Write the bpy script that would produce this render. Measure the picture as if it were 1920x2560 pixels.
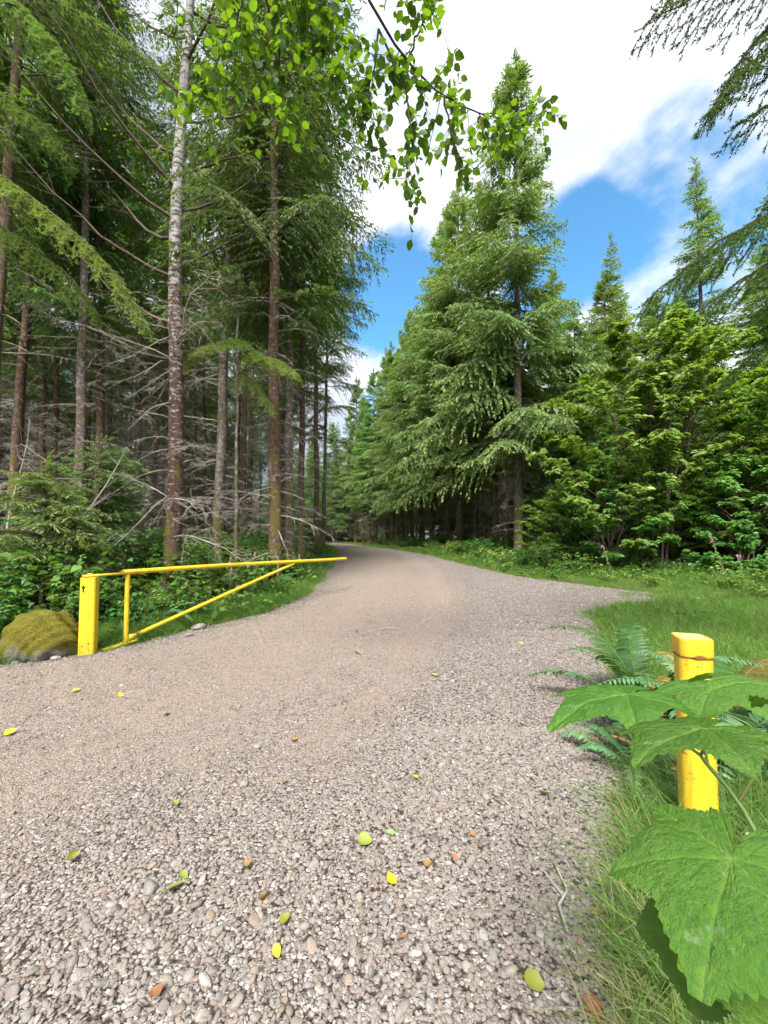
import bpy, math, random
import numpy as np
from mathutils import Vector, Matrix, Euler
R = math.radians
for o in list(bpy.data.objects): bpy.data.objects.remove(o)
sc = bpy.context.scene
COL = sc.collection
# ---------------------------------------------------------------- camera
cam_d = bpy.data.cameras.new('camera'); cam = bpy.data.objects.new('camera', cam_d); COL.objects.link(cam)
cam.location = (0, 0, 1.5); cam.rotation_euler = (R(92.5), 0, 0)
cam_d.sensor_fit = 'HORIZONTAL'; cam_d.sensor_width = 36; cam_d.lens = 18.75; cam_d.shift_y = 0.0136
cam_d.clip_start = 0.02; cam_d.clip_end = 3000
sc.camera = cam
# ---------------------------------------------------------------- light, sky, exposure
SUN_EL, SUN_AZ = 51.0, 190.0            # azimuth clockwise from +Y (the way the camera looks)
sd = bpy.data.lights.new('sun', 'SUN'); sd.energy = 3.4; sd.angle = R(22); sd.color = (1.0, 0.95, 0.87)
sun = bpy.data.objects.new('sun', sd); COL.objects.link(sun)
saz, sel = R(SUN_AZ), R(SUN_EL)
sdir = Vector((math.sin(saz)*math.cos(sel), math.cos(saz)*math.cos(sel), math.sin(sel)))
sun.rotation_euler = sdir.to_track_quat('Z', 'Y').to_euler()
sun.location = (0, -20, 40)
W = bpy.data.worlds.new('World'); sc.world = W; W.use_nodes = True
def sky_world():
    nt = W.node_tree; N = nt.nodes; Lk = nt.links; N.clear()
    def nd(t, **k):
        n = N.new(t)
        for a, b in k.items(): setattr(n, a, b)
        return n
    def mth(op, a, b=None, clamp=False):
        n = nd('ShaderNodeMath', operation=op); n.use_clamp = clamp
        for i, v in enumerate((a, b)):
            if v is None: continue
            if isinstance(v, (int, float)): n.inputs[i].default_value = v
            else: Lk.new(v, n.inputs[i])
        return n.outputs[0]
    out = nd('ShaderNodeOutputWorld'); bg = nd('ShaderNodeBackground'); Lk.new(bg.outputs[0], out.inputs[0])
    sky = nd('ShaderNodeTexSky', sky_type='NISHITA'); sky.sun_disc = False
    sky.sun_elevation = sel; sky.sun_rotation = saz; sky.air_density = 1.0; sky.dust_density = 0.6; sky.ozone_density = 3.0
    tc = nd('ShaderNodeTexCoord'); sp = nd('ShaderNodeSeparateXYZ'); Lk.new(tc.outputs['Generated'], sp.inputs[0])
    zz = mth('ADD', mth('MAXIMUM', sp.outputs[2], 0.0), 0.18)
    cx = nd('ShaderNodeCombineXYZ'); Lk.new(mth('DIVIDE', sp.outputs[0], zz), cx.inputs[0]); Lk.new(mth('DIVIDE', sp.outputs[1], zz), cx.inputs[1])
    n1 = nd('ShaderNodeTexNoise'); n1.inputs['Scale'].default_value = 3.4; n1.inputs['Detail'].default_value = 8; n1.inputs['Roughness'].default_value = 0.55
    mp = nd('ShaderNodeMapping'); mp.inputs['Location'].default_value = (3.1, 1.7, 0.4); mp.inputs['Rotation'].default_value = (0, 0, R(35)); mp.inputs['Scale'].default_value = (1.0, 1.0, 1.5)
    Lk.new(tc.outputs['Generated'], mp.inputs[0]); Lk.new(mp.outputs[0], n1.inputs[0])
    mp3 = nd('ShaderNodeMapping'); mp3.inputs['Rotation'].default_value = (0, 0, R(-38)); mp3.inputs['Scale'].default_value = (2.2, .55, 1); Lk.new(cx.outputs[0], mp3.inputs[0])
    n3 = nd('ShaderNodeTexNoise'); n3.inputs['Scale'].default_value = 1.6; n3.inputs['Detail'].default_value = 5; Lk.new(mp3.outputs[0], n3.inputs[0])
    val = mth('ADD', n1.outputs['Fac'], mth('MULTIPLY', mth('SUBTRACT', n3.outputs['Fac'], .5), .26))
    # gaps of blue between the clouds
    for d, wdt, amt in HOLES:
        dp = nd('ShaderNodeVectorMath', operation='DOT_PRODUCT'); Lk.new(tc.outputs['Generated'], dp.inputs[0]); dp.inputs[1].default_value = Vector(d).normalized()
        mr = nd('ShaderNodeMapRange', interpolation_type='SMOOTHERSTEP'); Lk.new(dp.outputs['Value'], mr.inputs[0])
        mr.inputs[1].default_value = math.cos(R(wdt)); mr.inputs[2].default_value = 1.0; mr.inputs[3].default_value = 0; mr.inputs[4].default_value = amt
        val = mth('SUBTRACT', val, mr.outputs[0])
    rp = nd('ShaderNodeMapRange', interpolation_type='SMOOTHSTEP'); Lk.new(val, rp.inputs[0]); rp.inputs[1].default_value = 0.21; rp.inputs[2].default_value = 0.45
    n2 = nd('ShaderNodeTexNoise'); n2.inputs['Scale'].default_value = 2.4; n2.inputs['Detail'].default_value = 4; Lk.new(mp.outputs[0], n2.inputs[0])
    cr = nd('ShaderNodeValToRGB'); Lk.new(n2.outputs['Fac'], cr.inputs[0])
    cr.color_ramp.elements[0].position = 0.34; cr.color_ramp.elements[0].color = (0.42, 0.475, 0.56, 1)
    cr.color_ramp.elements[1].position = 0.62; cr.color_ramp.elements[1].color = (0.88, 0.90, 0.95, 1)
    blue = nd('ShaderNodeMix', data_type='RGBA', blend_type='MULTIPLY'); blue.inputs[0].default_value = 1
    Lk.new(sky.outputs[0], blue.inputs[6]); blue.inputs[7].default_value = (SKY_K*0.55, SKY_K*0.95, SKY_K*1.0, 1)
    mx = nd('ShaderNodeMix', data_type='RGBA'); Lk.new(rp.outputs[0], mx.inputs[0]); Lk.new(blue.outputs[2], mx.inputs[6])
    cl = nd('ShaderNodeMix', data_type='RGBA', blend_type='MULTIPLY'); cl.inputs[0].default_value = 1
    Lk.new(cr.outputs[0], cl.inputs[6]); cl.inputs[7].default_value = (CLOUD_K,)*3 + (1,)
    Lk.new(cl.outputs[2], mx.inputs[7]); Lk.new(mx.outputs[2], bg.inputs[0]); bg.inputs[1].default_value = 0.1
SKY_K, CLOUD_K = 1.15, 5.2
HOLES = [((0.47, 1.0, 0.74), 8, 0.32), ((0.02, 1.0, 0.62), 10, 0.34), ((0.93, 1.0, 0.95), 14, 0.14), ((0.36, 1.0, 0.56), 7, 0.3), ((0.75, 1.0, 0.75), 10, 0.08)]
sky_world()
vs = sc.view_settings
vs.view_transform = 'Standard'; vs.look = 'None'; vs.gamma = 1; vs.use_curve_mapping = False; vs.exposure = 1.58
cy = sc.cycles
cy.use_denoising = True; cy.denoiser = 'OPENIMAGEDENOISE'; cy.max_bounces = 6; cy.diffuse_bounces = 3; cy.glossy_bounces = 2
cy.transmission_bounces = 6; cy.transparent_max_bounces = 4; cy.use_adaptive_sampling = True; cy.adaptive_threshold = 0.06; cy.adaptive_min_samples = 20; cy.time_limit = 900
cy.caustics_reflective = False; cy.caustics_refractive = False

# ---------------------------------------------------------------- helpers
def rng_(s): return np.random.default_rng(s)
def nrm(v): return v/np.maximum(np.linalg.norm(v, axis=-1, keepdims=True), 1e-9)
class MB:
    """collects triangles and quads; mesh() makes one Blender mesh"""
    def __init__(s): s.V, s.Q, s.T, s.mq, s.mt, s.tint, s.n = [], [], [], [], [], [], 0
    def add(s, v, tris=None, quads=None, m=0, t=0.0):
        v = np.asarray(v, float).reshape(-1, 3)
        if tris is not None and len(tris):
            f = np.asarray(tris, np.int64); s.T.append(f+s.n); s.mt.append(np.full(len(f), m) if np.isscalar(m) else m)
        if quads is not None and len(quads):
            f = np.asarray(quads, np.int64); s.Q.append(f+s.n); s.mq.append(np.full(len(f), m) if np.isscalar(m) else m)
        s.V.append(v); s.tint.append(np.full(len(v), t, float) if np.isscalar(t) else np.asarray(t, float)); s.n += len(v)
    def pack(s):
        V = np.concatenate(s.V); ti = np.concatenate(s.tint)
        T = np.concatenate(s.T) if s.T else np.zeros((0, 3), np.int64); Q = np.concatenate(s.Q) if s.Q else np.zeros((0, 4), np.int64)
        mt = np.concatenate(s.mt) if s.mt else np.zeros(0, int); mq = np.concatenate(s.mq) if s.mq else np.zeros(0, int)
        return V, T, Q, mt, mq, ti
    def put(s, pk, M, loc, k=1.0, dt=0.0):
        V, T, Q, mt, mq, ti = pk
        s.V.append((V*k) @ np.asarray(M).T + np.asarray(loc)); s.tint.append(ti+dt)
        if len(T): s.T.append(T+s.n); s.mt.append(mt)
        if len(Q): s.Q.append(Q+s.n); s.mq.append(mq)
        s.n += len(V)
    def mesh(s, name, mats, smooth=False):
        V, T, Q, mt, mq, ti = s.pack()
        me = bpy.data.meshes.new(name)
        me.vertices.add(len(V)); me.vertices.foreach_set('co', V.astype(np.float32).ravel())
        lp = np.concatenate([T.ravel(), Q.ravel()]).astype(np.int32)
        me.loops.add(len(lp)); me.loops.foreach_set('vertex_index', lp)
        nt, nq = len(T), len(Q)
        me.polygons.add(nt+nq)
        st = np.concatenate([np.arange(nt)*3, nt*3+np.arange(nq)*4]).astype(np.int32)
        me.polygons.foreach_set('loop_start', st)
        me.polygons.foreach_set('material_index', np.concatenate([mt, mq]).astype(np.int32))
        if smooth: me.polygons.foreach_set('use_smooth', np.ones(nt+nq, bool))
        at = me.attributes.new('tint', 'FLOAT', 'POINT'); at.data.foreach_set('value', ti.astype(np.float32))
        me.update(calc_edges=True)
        for m in (mats if isinstance(mats, (list, tuple)) else [mats]): me.materials.append(m)
        return me
def obj(name, me, parent=None, loc=None, rot=None, scale=None):
    o = bpy.data.objects.new(name, me); COL.objects.link(o)
    if parent is not None: o.parent = parent
    if loc is not None: o.location = loc
    if rot is not None: o.rotation_euler = rot
    if scale is not None: o.scale = (scale,)*3 if np.isscalar(scale) else scale
    return o
def tag(o, label=None, cat=None, group=None, kind=None):
    if label: o['label'] = label
    if cat: o['category'] = cat
    if group: o['group'] = group
    if kind: o['kind'] = kind
    return o
def thing(name, label, cat, loc=(0, 0, 0), rz=0.0, group=None, scale=None):
    return tag(obj(name, None, None, loc, (0, 0, rz), scale), label, cat, group)
def tube(mb, pts, rad, n=8, m=0, t=0.0, cap=True, ang0=0.0, rfun=None):
    pts = np.asarray(pts, float); k = len(pts); rad = np.broadcast_to(np.asarray(rad, float), (k,))
    tg = nrm(np.gradient(pts, axis=0)); ref = np.array([0, 0, 1.0]) if abs(tg[0, 2]) < .85 else np.array([1.0, 0, 0])
    a = nrm(np.cross(tg, ref)); b = np.cross(tg, a)
    th = ang0+np.arange(n)*2*np.pi/n
    ring = a[:, None, :]*np.cos(th)[None, :, None] + b[:, None, :]*np.sin(th)[None, :, None]
    rr = rad[:, None]*np.ones((k, n))
    if rfun is not None: rr = rr*rfun(k, n, th)
    v = pts[:, None, :]+ring*rr[:, :, None]
    i = np.arange(k-1)[:, None]*n; j = np.arange(n)[None, :]; j2 = (j+1) % n
    q = np.stack([i+j, i+j2, i+n+j2, i+n+j], -1).reshape(-1, 4)
    v = v.reshape(-1, 3); tt = t if np.isscalar(t) else np.repeat(t, n)
    mb.add(v, quads=q, m=m, t=tt)
    if cap:
        for e, base in ((0, 0), (k-1, (k-1)*n)):
            c = np.vstack([v[base:base+n], pts[e]])
            f = [(x, (x+1) % n, n) for x in range(n)]
            if e == 0: f = [(y, x, z) for x, y, z in f]
            mb.add(c, tris=f, m=m, t=t if np.isscalar(t) else t[e])
def strip(mb, pts, w, m=0, t=0.0):
    """a thin three-sided twig"""
    tube(mb, pts, np.linspace(w, w*.35, len(pts)), 3, m, t, cap=False)
def box(mb, c, s, rz=0.0, m=0, bev=0.0):
    x, y, z = np.asarray(s)/2.0
    if bev <= 0:
        v = np.array([(i, j, k) for i in (-x, x) for j in (-y, y) for k in (-z, z)], float)
        q = [(0, 1, 3, 2), (4, 6, 7, 5), (0, 4, 5, 1), (2, 3, 7, 6), (0, 2, 6, 4), (1, 5, 7, 3)]
    ca, sa = math.cos(rz), math.sin(rz)
    v = v @ np.array([[ca, sa, 0], [-sa, ca, 0], [0, 0, 1]])+np.asarray(c)
    mb.add(v, quads=q, m=m)
def leaves(mb, P, D, N, L, Wd, m=0, t=0.0, droop=0.15, fold=0.12):
    """many simple pointed leaves, 6 triangles each, folded along the midrib"""
    P = np.asarray(P, float); n = len(P); D = nrm(np.asarray(D, float)); S = nrm(np.cross(np.asarray(N, float), D)); N = np.cross(D, S)
    L = np.broadcast_to(np.asarray(L, float), (n,))[:, None]; Wd = np.broadcast_to(np.asarray(Wd, float), (n,))[:, None]
    def at(u, s, h): return P+D*L*u+S*Wd*s+N*L*h
    v = np.stack([at(0, 0, 0), at(.3, -.46, fold-.03), at(.3, .46, fold-.03), at(.42, 0, -.01), at(.7, -.34, fold-.35*droop), at(.7, .34, fold-.35*droop), at(1, 0, -droop)], 1).reshape(-1, 3)
    f = np.array([(0, 3, 1), (0, 2, 3), (1, 3, 4), (3, 2, 5), (4, 3, 6), (3, 5, 6)])
    mb.add(v, tris=(f[None]+np.arange(n)[:, None, None]*7).reshape(-1, 3), m=m, t=t if np.isscalar(t) else np.repeat(t, 7))
def blades(mb, P, D, L, Wd, rg, m=0, t=0.0, cross=1):
    """needle-clad twigs: thin pointed blades, two triangles each"""
    n = len(P); D = nrm(D)
    for c in range(cross):
        rv = rg.normal(size=(n, 3)); S = nrm(np.cross(D, rv)); Nn = np.cross(D, S)
        Lc = np.broadcast_to(L, (n,))[:, None]; Wc = np.broadcast_to(Wd, (n,))[:, None]
        v = np.stack([P, P+D*Lc*.45+S*Wc*.5, P+D*Lc+Nn*Lc*.05, P+D*Lc*.4-S*Wc*.5], 1).reshape(-1, 3)
        f = np.array([(0, 1, 2), (0, 2, 3)])
        mb.add(v, tris=(f[None]+np.arange(n)[:, None, None]*4).reshape(-1, 3), m=m, t=t if np.isscalar(t) else np.repeat(t, 4))
def wob(x, y, s=0):
    return (np.sin(x*1.7+1.3+s)*np.cos(y*1.3-.4+s*2)+.6*np.sin(x*3.9-y*2.7+s)+.4*np.cos(x*7.1+y*6.3+s*3)+.25*np.sin(x*15.1-y*12.7+s))/2.25
def sstep(a, b, x): t = np.clip((x-a)/(b-a), 0, 1); return t*t*(3-2*t)

# ---------------------------------------------------------------- terrain functions
_Y = np.array([-50, 0, 4, 6, 8, 21, 27, 45, 80, 300.]); _Z = np.array([0, 0, 0, .02, .1, .74, .82, .95, 1.15, 2.])
def zt(y):
    return (np.interp(y-1.2, _Y, _Z)+np.interp(y, _Y, _Z)+np.interp(y+1.2, _Y, _Z))/3
def RE(y): return np.interp(y, [-40, -6, 0, 1.32, 1.65, 2.08, 3.83, 5.63, 7.2, 7.88, 8.5, 9.2, 9.9, 10.9, 12.84, 15.6, 19.86, 27, 32, 42.7, 57.5, 75, 95], [1, .3, .45, .78, 1.02, 1.33, 2.26, 3.0, 3.7, 4.0, 5.2, 6.3, 6.5, 5.65, 4.22, 3.42, 2.38, 1.0, -.1, -2.5, -6.2, -14, -28])
def LE(y): return np.interp(y, [-40, -6, 0, 3, 4.3, 4.76, 5.3, 5.63, 6.72, 7.88, 10, 12.84, 17.9, 24, 32, 42, 57.5, 75, 95], [-16, -14, -12, -8.5, -5.6, -4.6, -3.85, -3.55, -3.06, -2.25, -1.85, -2.04, -2.14, -2.8, -4.4, -7, -11.5, -20, -35])
def road_d(x, y):
    return np.minimum(x-LE(y), RE(y)-x)+.14*wob(x*1.6, y*1.6, 3)+.07*wob(x*6, y*6, 1)
def gz(x, y):
    x = np.asarray(x, float); y = np.asarray(y, float)
    d = np.minimum(x-LE(y), RE(y)-x)
    off = np.maximum(-d, 0)
    left = x < (LE(y)+RE(y))/2
    bank = np.where(left, .30*sstep(1.0, 4.5, off)*sstep(4, 8, y)+.05*sstep(5, 12, off), .12*sstep(1.5, 6, off))
    fade = sstep(.0, 1.2, off)
    return zt(y)+bank+fade*(.05*wob(x*.9, y*.9)+.02*wob(x*3, y*3, 2))-.03*(1-sstep(0, .25, off))*(d > -.25)
def coarse(x, y):
    xc = np.interp(y, [0, 1.3, 1.74, 2.38, 3.07, 5.1, 9.1, 13, 20, 40], [-4, -2.4, -1.67, -1.1, -.3, .8, 2.4, 2.2, 1.2, -2])
    c = .18+.82*sstep(-1.3, 1.0, x-xc+.55*wob(x*.9, y*.9, 5)+.35*wob(x*3.1, y*2.7, 2))
    for o_ in (-.75, .95):                                    # packed wheel lines
        w_ = np.interp(y, [0, 2.5, 5, 9, 14, 20, 32, 57], [-2.2, -1.5, -.6, .3, .8, .3, -2.0, -8.5])+o_; c = c*(1-.7*np.exp(-((x-w_)/.40)**2)*sstep(1.6, 3.0, y))
    e = sstep(.9, .1, x-LE(y))
    return np.clip(np.maximum(c, .8*e), 0, 1)

# ---------------------------------------------------------------- materials
def newmat(name):
    m = bpy.data.materials.new(name); m.use_nodes = True; nt = m.node_tree
    b = nt.nodes['Principled BSDF']
    return m, nt, b
def _n(nt, t, **k):
    n = nt.nodes.new(t)
    for a, b in k.items(): setattr(n, a, b)
    return n
def ramp(nt, src, stops):
    r = _n(nt, 'ShaderNodeValToRGB'); e = r.color_ramp.elements
    while len(e) < len(stops): e.new(.5)
    for i, (p, c) in enumerate(stops): e[i].position = p; e[i].color = (*c, 1)
    nt.links.new(src, r.inputs[0]); return r.outputs[0]
def noise(nt, vec, scale, detail=4, rough=.55, out='Fac'):
    n = _n(nt, 'ShaderNodeTexNoise'); n.inputs['Scale'].default_value = scale; n.inputs['Detail'].default_value = detail; n.inputs['Roughness'].default_value = rough
    if vec is not None: nt.links.new(vec, n.inputs[0])
    return n.outputs[out]
def coord(nt, which='Object'):
    return _n(nt, 'ShaderNodeTexCoord').outputs[which]
def mixc(nt, fac, a, b, mode='MIX'):
    m = _n(nt, 'ShaderNodeMix', data_type='RGBA', blend_type=mode)
    for i, v in ((0, fac), (6, a), (7, b)):
        if isinstance(v, (int, float)): m.inputs[i].default_value = v
        elif isinstance(v, tuple): m.inputs[i].default_value = (*v, 1)
        else: nt.links.new(v, m.inputs[i])
    return m.outputs[2]
def mapr(nt, v, a, b, c=0.0, d=1.0):
    m = _n(nt, 'ShaderNodeMapRange'); nt.links.new(v, m.inputs[0])
    for i, x in enumerate((a, b, c, d)): m.inputs[i+1].default_value = x
    return m.outputs[0]
def math_(nt, op, a, b=0.0):
    m = _n(nt, 'ShaderNodeMath', operation=op)
    for i, v in ((0, a), (1, b)):
        if isinstance(v, (int, float)): m.inputs[i].default_value = v
        else: nt.links.new(v, m.inputs[i])
    return m.outputs[0]
def bump(nt, b, h, strength=.5, dist=.02):
    bp = _n(nt, 'ShaderNodeBump'); bp.inputs['Strength'].default_value = strength; bp.inputs['Distance'].default_value = dist
    nt.links.new(h, bp.inputs['Height']); nt.links.new(bp.outputs[0], b.inputs['Normal'])
def attr(nt, name='tint'):
    return _n(nt, 'ShaderNodeAttribute', attribute_name=name).outputs['Fac']
def leafmat(name, stops, trans=.35, rough=.5, tcol=(.9, 1.0, .35), var=.25, nscale=0, spec=.35, huevar=.03):
    m, nt, b = newmat(name)
    c = ramp(nt, attr(nt), stops)
    oi = _n(nt, 'ShaderNodeObjectInfo')
    hv = _n(nt, 'ShaderNodeHueSaturation'); nt.links.new(c, hv.inputs['Color'])
    nt.links.new(mapr(nt, oi.outputs['Random'], 0, 1, 1-var, 1+var), hv.inputs['Value'])
    nt.links.new(mapr(nt, math_(nt, 'FRACT', math_(nt, 'MULTIPLY', oi.outputs['Random'], 7.31)), 0, 1, .5-huevar, .5+huevar), hv.inputs['Hue'])
    col = hv.outputs[0]
    if nscale:
        f = noise(nt, coord(nt), nscale, 3)
        col = mixc(nt, mapr(nt, f, .3, .7, 0, .55), col, mixc(nt, 1.0, col, (.55, .62, .5), 'MULTIPLY'))
    nt.links.new(col, b.inputs['Base Color']); b.inputs['Roughness'].default_value = rough; b.inputs['Specular IOR Level'].default_value = spec
    tr = _n(nt, 'ShaderNodeBsdfTranslucent'); nt.links.new(mixc(nt, 1.0, mixc(nt, .5, col, (.35, .5, .06)), tcol, 'MULTIPLY'), tr.inputs[0])
    mx = _n(nt, 'ShaderNodeMixShader'); mx.inputs[0].default_value = trans
    nt.links.new(b.outputs[0], mx.inputs[1]); nt.links.new(tr.outputs[0], mx.inputs[2])
    nt.links.new(mx.outputs[0], nt.nodes['Material Output'].inputs[0])
    return m
M = {}
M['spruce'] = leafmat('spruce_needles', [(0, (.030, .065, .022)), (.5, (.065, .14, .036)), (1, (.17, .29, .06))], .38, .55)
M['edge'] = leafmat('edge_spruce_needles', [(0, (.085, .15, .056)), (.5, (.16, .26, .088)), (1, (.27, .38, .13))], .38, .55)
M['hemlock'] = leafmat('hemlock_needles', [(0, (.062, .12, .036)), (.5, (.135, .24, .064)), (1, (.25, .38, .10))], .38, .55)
M['needle_near'] = leafmat('near_needles', [(0, (.022, .055, .018)), (.5, (.04, .10, .026)), (1, (.13, .25, .045))], .22, .45)
M['alder_leaf'] = leafmat('alder_leaf', [(0, (.05, .12, .025)), (1, (.10, .22, .04))], .55, .45, (.85, 1.0, .22), .4, 0, .4)
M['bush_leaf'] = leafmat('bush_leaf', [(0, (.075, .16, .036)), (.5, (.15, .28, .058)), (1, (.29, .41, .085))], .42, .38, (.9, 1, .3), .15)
M['shrub_leaf'] = leafmat('shrub_leaf', [(0, (.035, .085, .025)), (.5, (.06, .15, .035)), (1, (.12, .25, .05))], .32, .42, (.8, 1, .3), .25)
M['shrub_pale'] = leafmat('pale_shrub_leaf', [(0, (.06, .13, .03)), (.5, (.12, .23, .05)), (1, (.24, .36, .08))], .35, .45, (.9, 1, .3), .2)
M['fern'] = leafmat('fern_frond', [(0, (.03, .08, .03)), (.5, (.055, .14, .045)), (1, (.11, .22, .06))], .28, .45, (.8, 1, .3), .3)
M['fern_blue'] = leafmat('blue_green_fern_frond', [(0, (.045, .115, .055)), (.5, (.09, .21, .09)), (1, (.17, .31, .14))], .2, .4, (.7, 1, .5), .2)
M['fern_dry'] = leafmat('dry_fern_frond', [(0, (.16, .10, .03)), (.5, (.25, .19, .05)), (1, (.35, .28, .09))], .25, .6, (1, .9, .5), .2)
M['fern_dead'] = leafmat('dead_fern_frond', [(0, (.25, .10, .04)), (.5, (.42, .20, .09)), (1, (.55, .30, .15))], .2, .7, (1, .6, .4), .25)
M['grass'] = leafmat('grass_blade', [(0, (.06, .14, .03)), (.5, (.125, .25, .048)), (.85, (.22, .34, .08)), (1, (.36, .38, .15))], .32, .5, (.9, 1, .35), .3)
M['grass_pale'] = leafmat('pale_grass_blade', [(0, (.10, .22, .03)), (.7, (.20, .34, .05)), (1, (.33, .40, .10))], .40, .5, (.95, 1, .4), .3)
M['straw'] = leafmat('straw_blade', [(0, (.17, .18, .07)), (1, (.32, .30, .15))], .2, .6, (1, .95, .6), .3)
def mat_thimble():
    m = leafmat('thimbleberry_leaf', [(0, (.042, .125, .020)), (.5, (.075, .195, .030)), (1, (.135, .275, .06))], .34, .45, (.8, 1, .22), .10, 0, .4, .01)
    nt = m.node_tree; b = nt.nodes['Principled BSDF']
    co = coord(nt)
    h = math_(nt, 'ADD', noise(nt, co, 14, 5, .65), math_(nt, 'MULTIPLY', noise(nt, co, 60, 3), .4))
    bump(nt, b, h, .6, .02)
    c = b.inputs['Base Color'].links[0].from_socket
    v = _n(nt, 'ShaderNodeTexNoise'); v.inputs['Scale'].default_value = 22; v.inputs['Detail'].default_value = 5; nt.links.new(co, v.inputs[0])
    c2 = mixc(nt, mapr(nt, v.outputs['Fac'], .4, .65), c, mixc(nt, 1.0, c, (1.45, 1.2, .8), 'MULTIPLY'))
    sp = mapr(nt, noise(nt, co, 9, 2), .66, .74)
    c3 = mixc(nt, math_(nt, 'MULTIPLY', sp, .3), c2, (.30, .42, .28)); br = mapr(nt, noise(nt, co, 26, 2), .70, .74, 0, .8)
    nt.links.new(mixc(nt, br, c3, (.14, .10, .03)), b.inputs['Base Color'])
    return m
M['thimble'] = mat_thimble()
M['stem_green'] = leafmat('green_stem', [(0, (.10, .17, .035)), (1, (.16, .13, .05))], .05, .5, (1, 1, .4), .1)
def mat_bark(name, base, dark, lich, moss_h=2.5, lich_amt=.5, scale=9):
    m, nt, b = newmat(name); co = coord(nt)
    mp = _n(nt, 'ShaderNodeMapping'); mp.inputs['Scale'].default_value = (1, 1, .28); nt.links.new(co, mp.inputs[0])
    n1 = noise(nt, mp.outputs[0], scale*3, 6, .65); n2 = noise(nt, co, scale*.35, 5, .6); n3 = noise(nt, co, scale*1.1, 6, .7)
    c = ramp(nt, n1, [(.32, dark), (.68, base)])
    c = mixc(nt, mapr(nt, n3, .56-.1*lich_amt, .68, 0, min(1, lich_amt*1.4)), c, lich)
    sx = _n(nt, 'ShaderNodeSeparateXYZ'); nt.links.new(co, sx.inputs[0])
    mh = math_(nt, 'MULTIPLY', mapr(nt, sx.outputs[2], 0, moss_h, 1, 0), 1)
    ms = mapr(nt, math_(nt, 'ADD', n2, math_(nt, 'MULTIPLY', mh, .16)), .54, .64)
    c = mixc(nt, math_(nt, 'MULTIPLY', ms, .85), c, (.10, .095, .022))
    nt.links.new(c, b.inputs['Base Color']); b.inputs['Roughness'].default_value = .9; b.inputs['Specular IOR Level'].default_value = .15
    bump(nt, b, math_(nt, 'ADD', n1, n3), .9, .03)
    return m
M['bark'] = mat_bark('conifer_bark', (.17, .115, .085), (.05, .032, .026), (.30, .28, .25), 4, .35)
M['bark_grey'] = mat_bark('grey_conifer_bark', (.20, .165, .145), (.06, .045, .04), (.40, .38, .36), 5, .6)
M['bark_red'] = mat_bark('red_brown_conifer_bark', (.17, .10, .075), (.045, .027, .022), (.34, .31, .29), 6, .5)
def mat_alder():
    m, nt, b = newmat('alder_bark'); co = coord(nt)
    sx = _n(nt, 'ShaderNodeSeparateXYZ'); nt.links.new(co, sx.inputs[0]); z = sx.outputs[2]
    mp = _n(nt, 'ShaderNodeMapping'); mp.inputs['Scale'].default_value = (1, 1, 2.2); nt.links.new(co, mp.inputs[0])
    n1 = noise(nt, mp.outputs[0], 7, 7, .68); n2 = noise(nt, co, 30, 4, .6); n3 = noise(nt, co, 3.2, 4, .6)
    mp2 = _n(nt, 'ShaderNodeMapping'); mp2.inputs['Scale'].default_value = (.25, .25, 2.4); nt.links.new(co, mp2.inputs[0])
    n4 = noise(nt, mp2.outputs[0], 2.6, 4, .7)
    white = ramp(nt, n2, [(.3, (.19, .185, .18)), (.7, (.38, .38, .385))])
    thr = mapr(nt, z, 1.0, 10.0, .15, -.045)            # more dark crust low down
    dk = mapr(nt, math_(nt, 'ADD', n1, thr), .49, .55)
    c = mixc(nt, dk, white, ramp(nt, n2, [(.3, (.05, .027, .02)), (.7, (.13, .075, .055))]))
    bands = mapr(nt, n4, .53, .60)
    c = mixc(nt, math_(nt, 'MULTIPLY', bands, .85), c, (.05, .035, .03))
    ms = mapr(nt, math_(nt, 'ADD', n3, mapr(nt, z, 0, 4.2, .12, -.08)), .55, .62)
    c = mixc(nt, math_(nt, 'MULTIPLY', ms, .9), c, ramp(nt, n2, [(.3, (.06, .055, .012)), (.7, (.16, .14, .03))]))
    nt.links.new(c, b.inputs['Base Color']); b.inputs['Roughness'].default_value = .85; b.inputs['Specular IOR Level'].default_value = .2
    bump(nt, b, math_(nt, 'ADD', n1, n2), .8, .02)
    return m
M['alder_bark'] = mat_alder()
def simple(name, c1, c2, scale=20, rough=.8, spec=.2, bs=.4, bd=.01):
    m, nt, b = newmat(name); co = coord(nt); n = noise(nt, co, scale, 5, .6)
    nt.links.new(ramp(nt, n, [(.3, c1), (.7, c2)]), b.inputs['Base Color']); b.inputs['Roughness'].default_value = rough; b.inputs['Specular IOR Level'].default_value = spec
    bump(nt, b, n, bs, bd); return m
M['twig'] = simple('dark_twig', (.05, .035, .028), (.12, .09, .07), 15)
M['dead'] = simple('dead_branch_wood', (.15, .115, .10), (.46, .42, .38), 3, .9, .1)
M['dead_pale'] = simple('pale_dead_wood', (.22, .20, .18), (.48, .46, .43), 6, .9, .1)
M['steel'] = simple('galvanised_steel', (.10, .11, .12), (.20, .21, .22), 30, .5, .4)
M['petal'] = simple('pink_flower', (.36, .20, .27), (.48, .32, .38), 40, .6)
M['foxpod'] = simple('seed_pod', (.20, .26, .08), (.34, .36, .14), 40, .6)
M['clover'] = simple('clover_flower', (.65, .35, .36), (.75, .6, .5), 60, .7)
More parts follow.
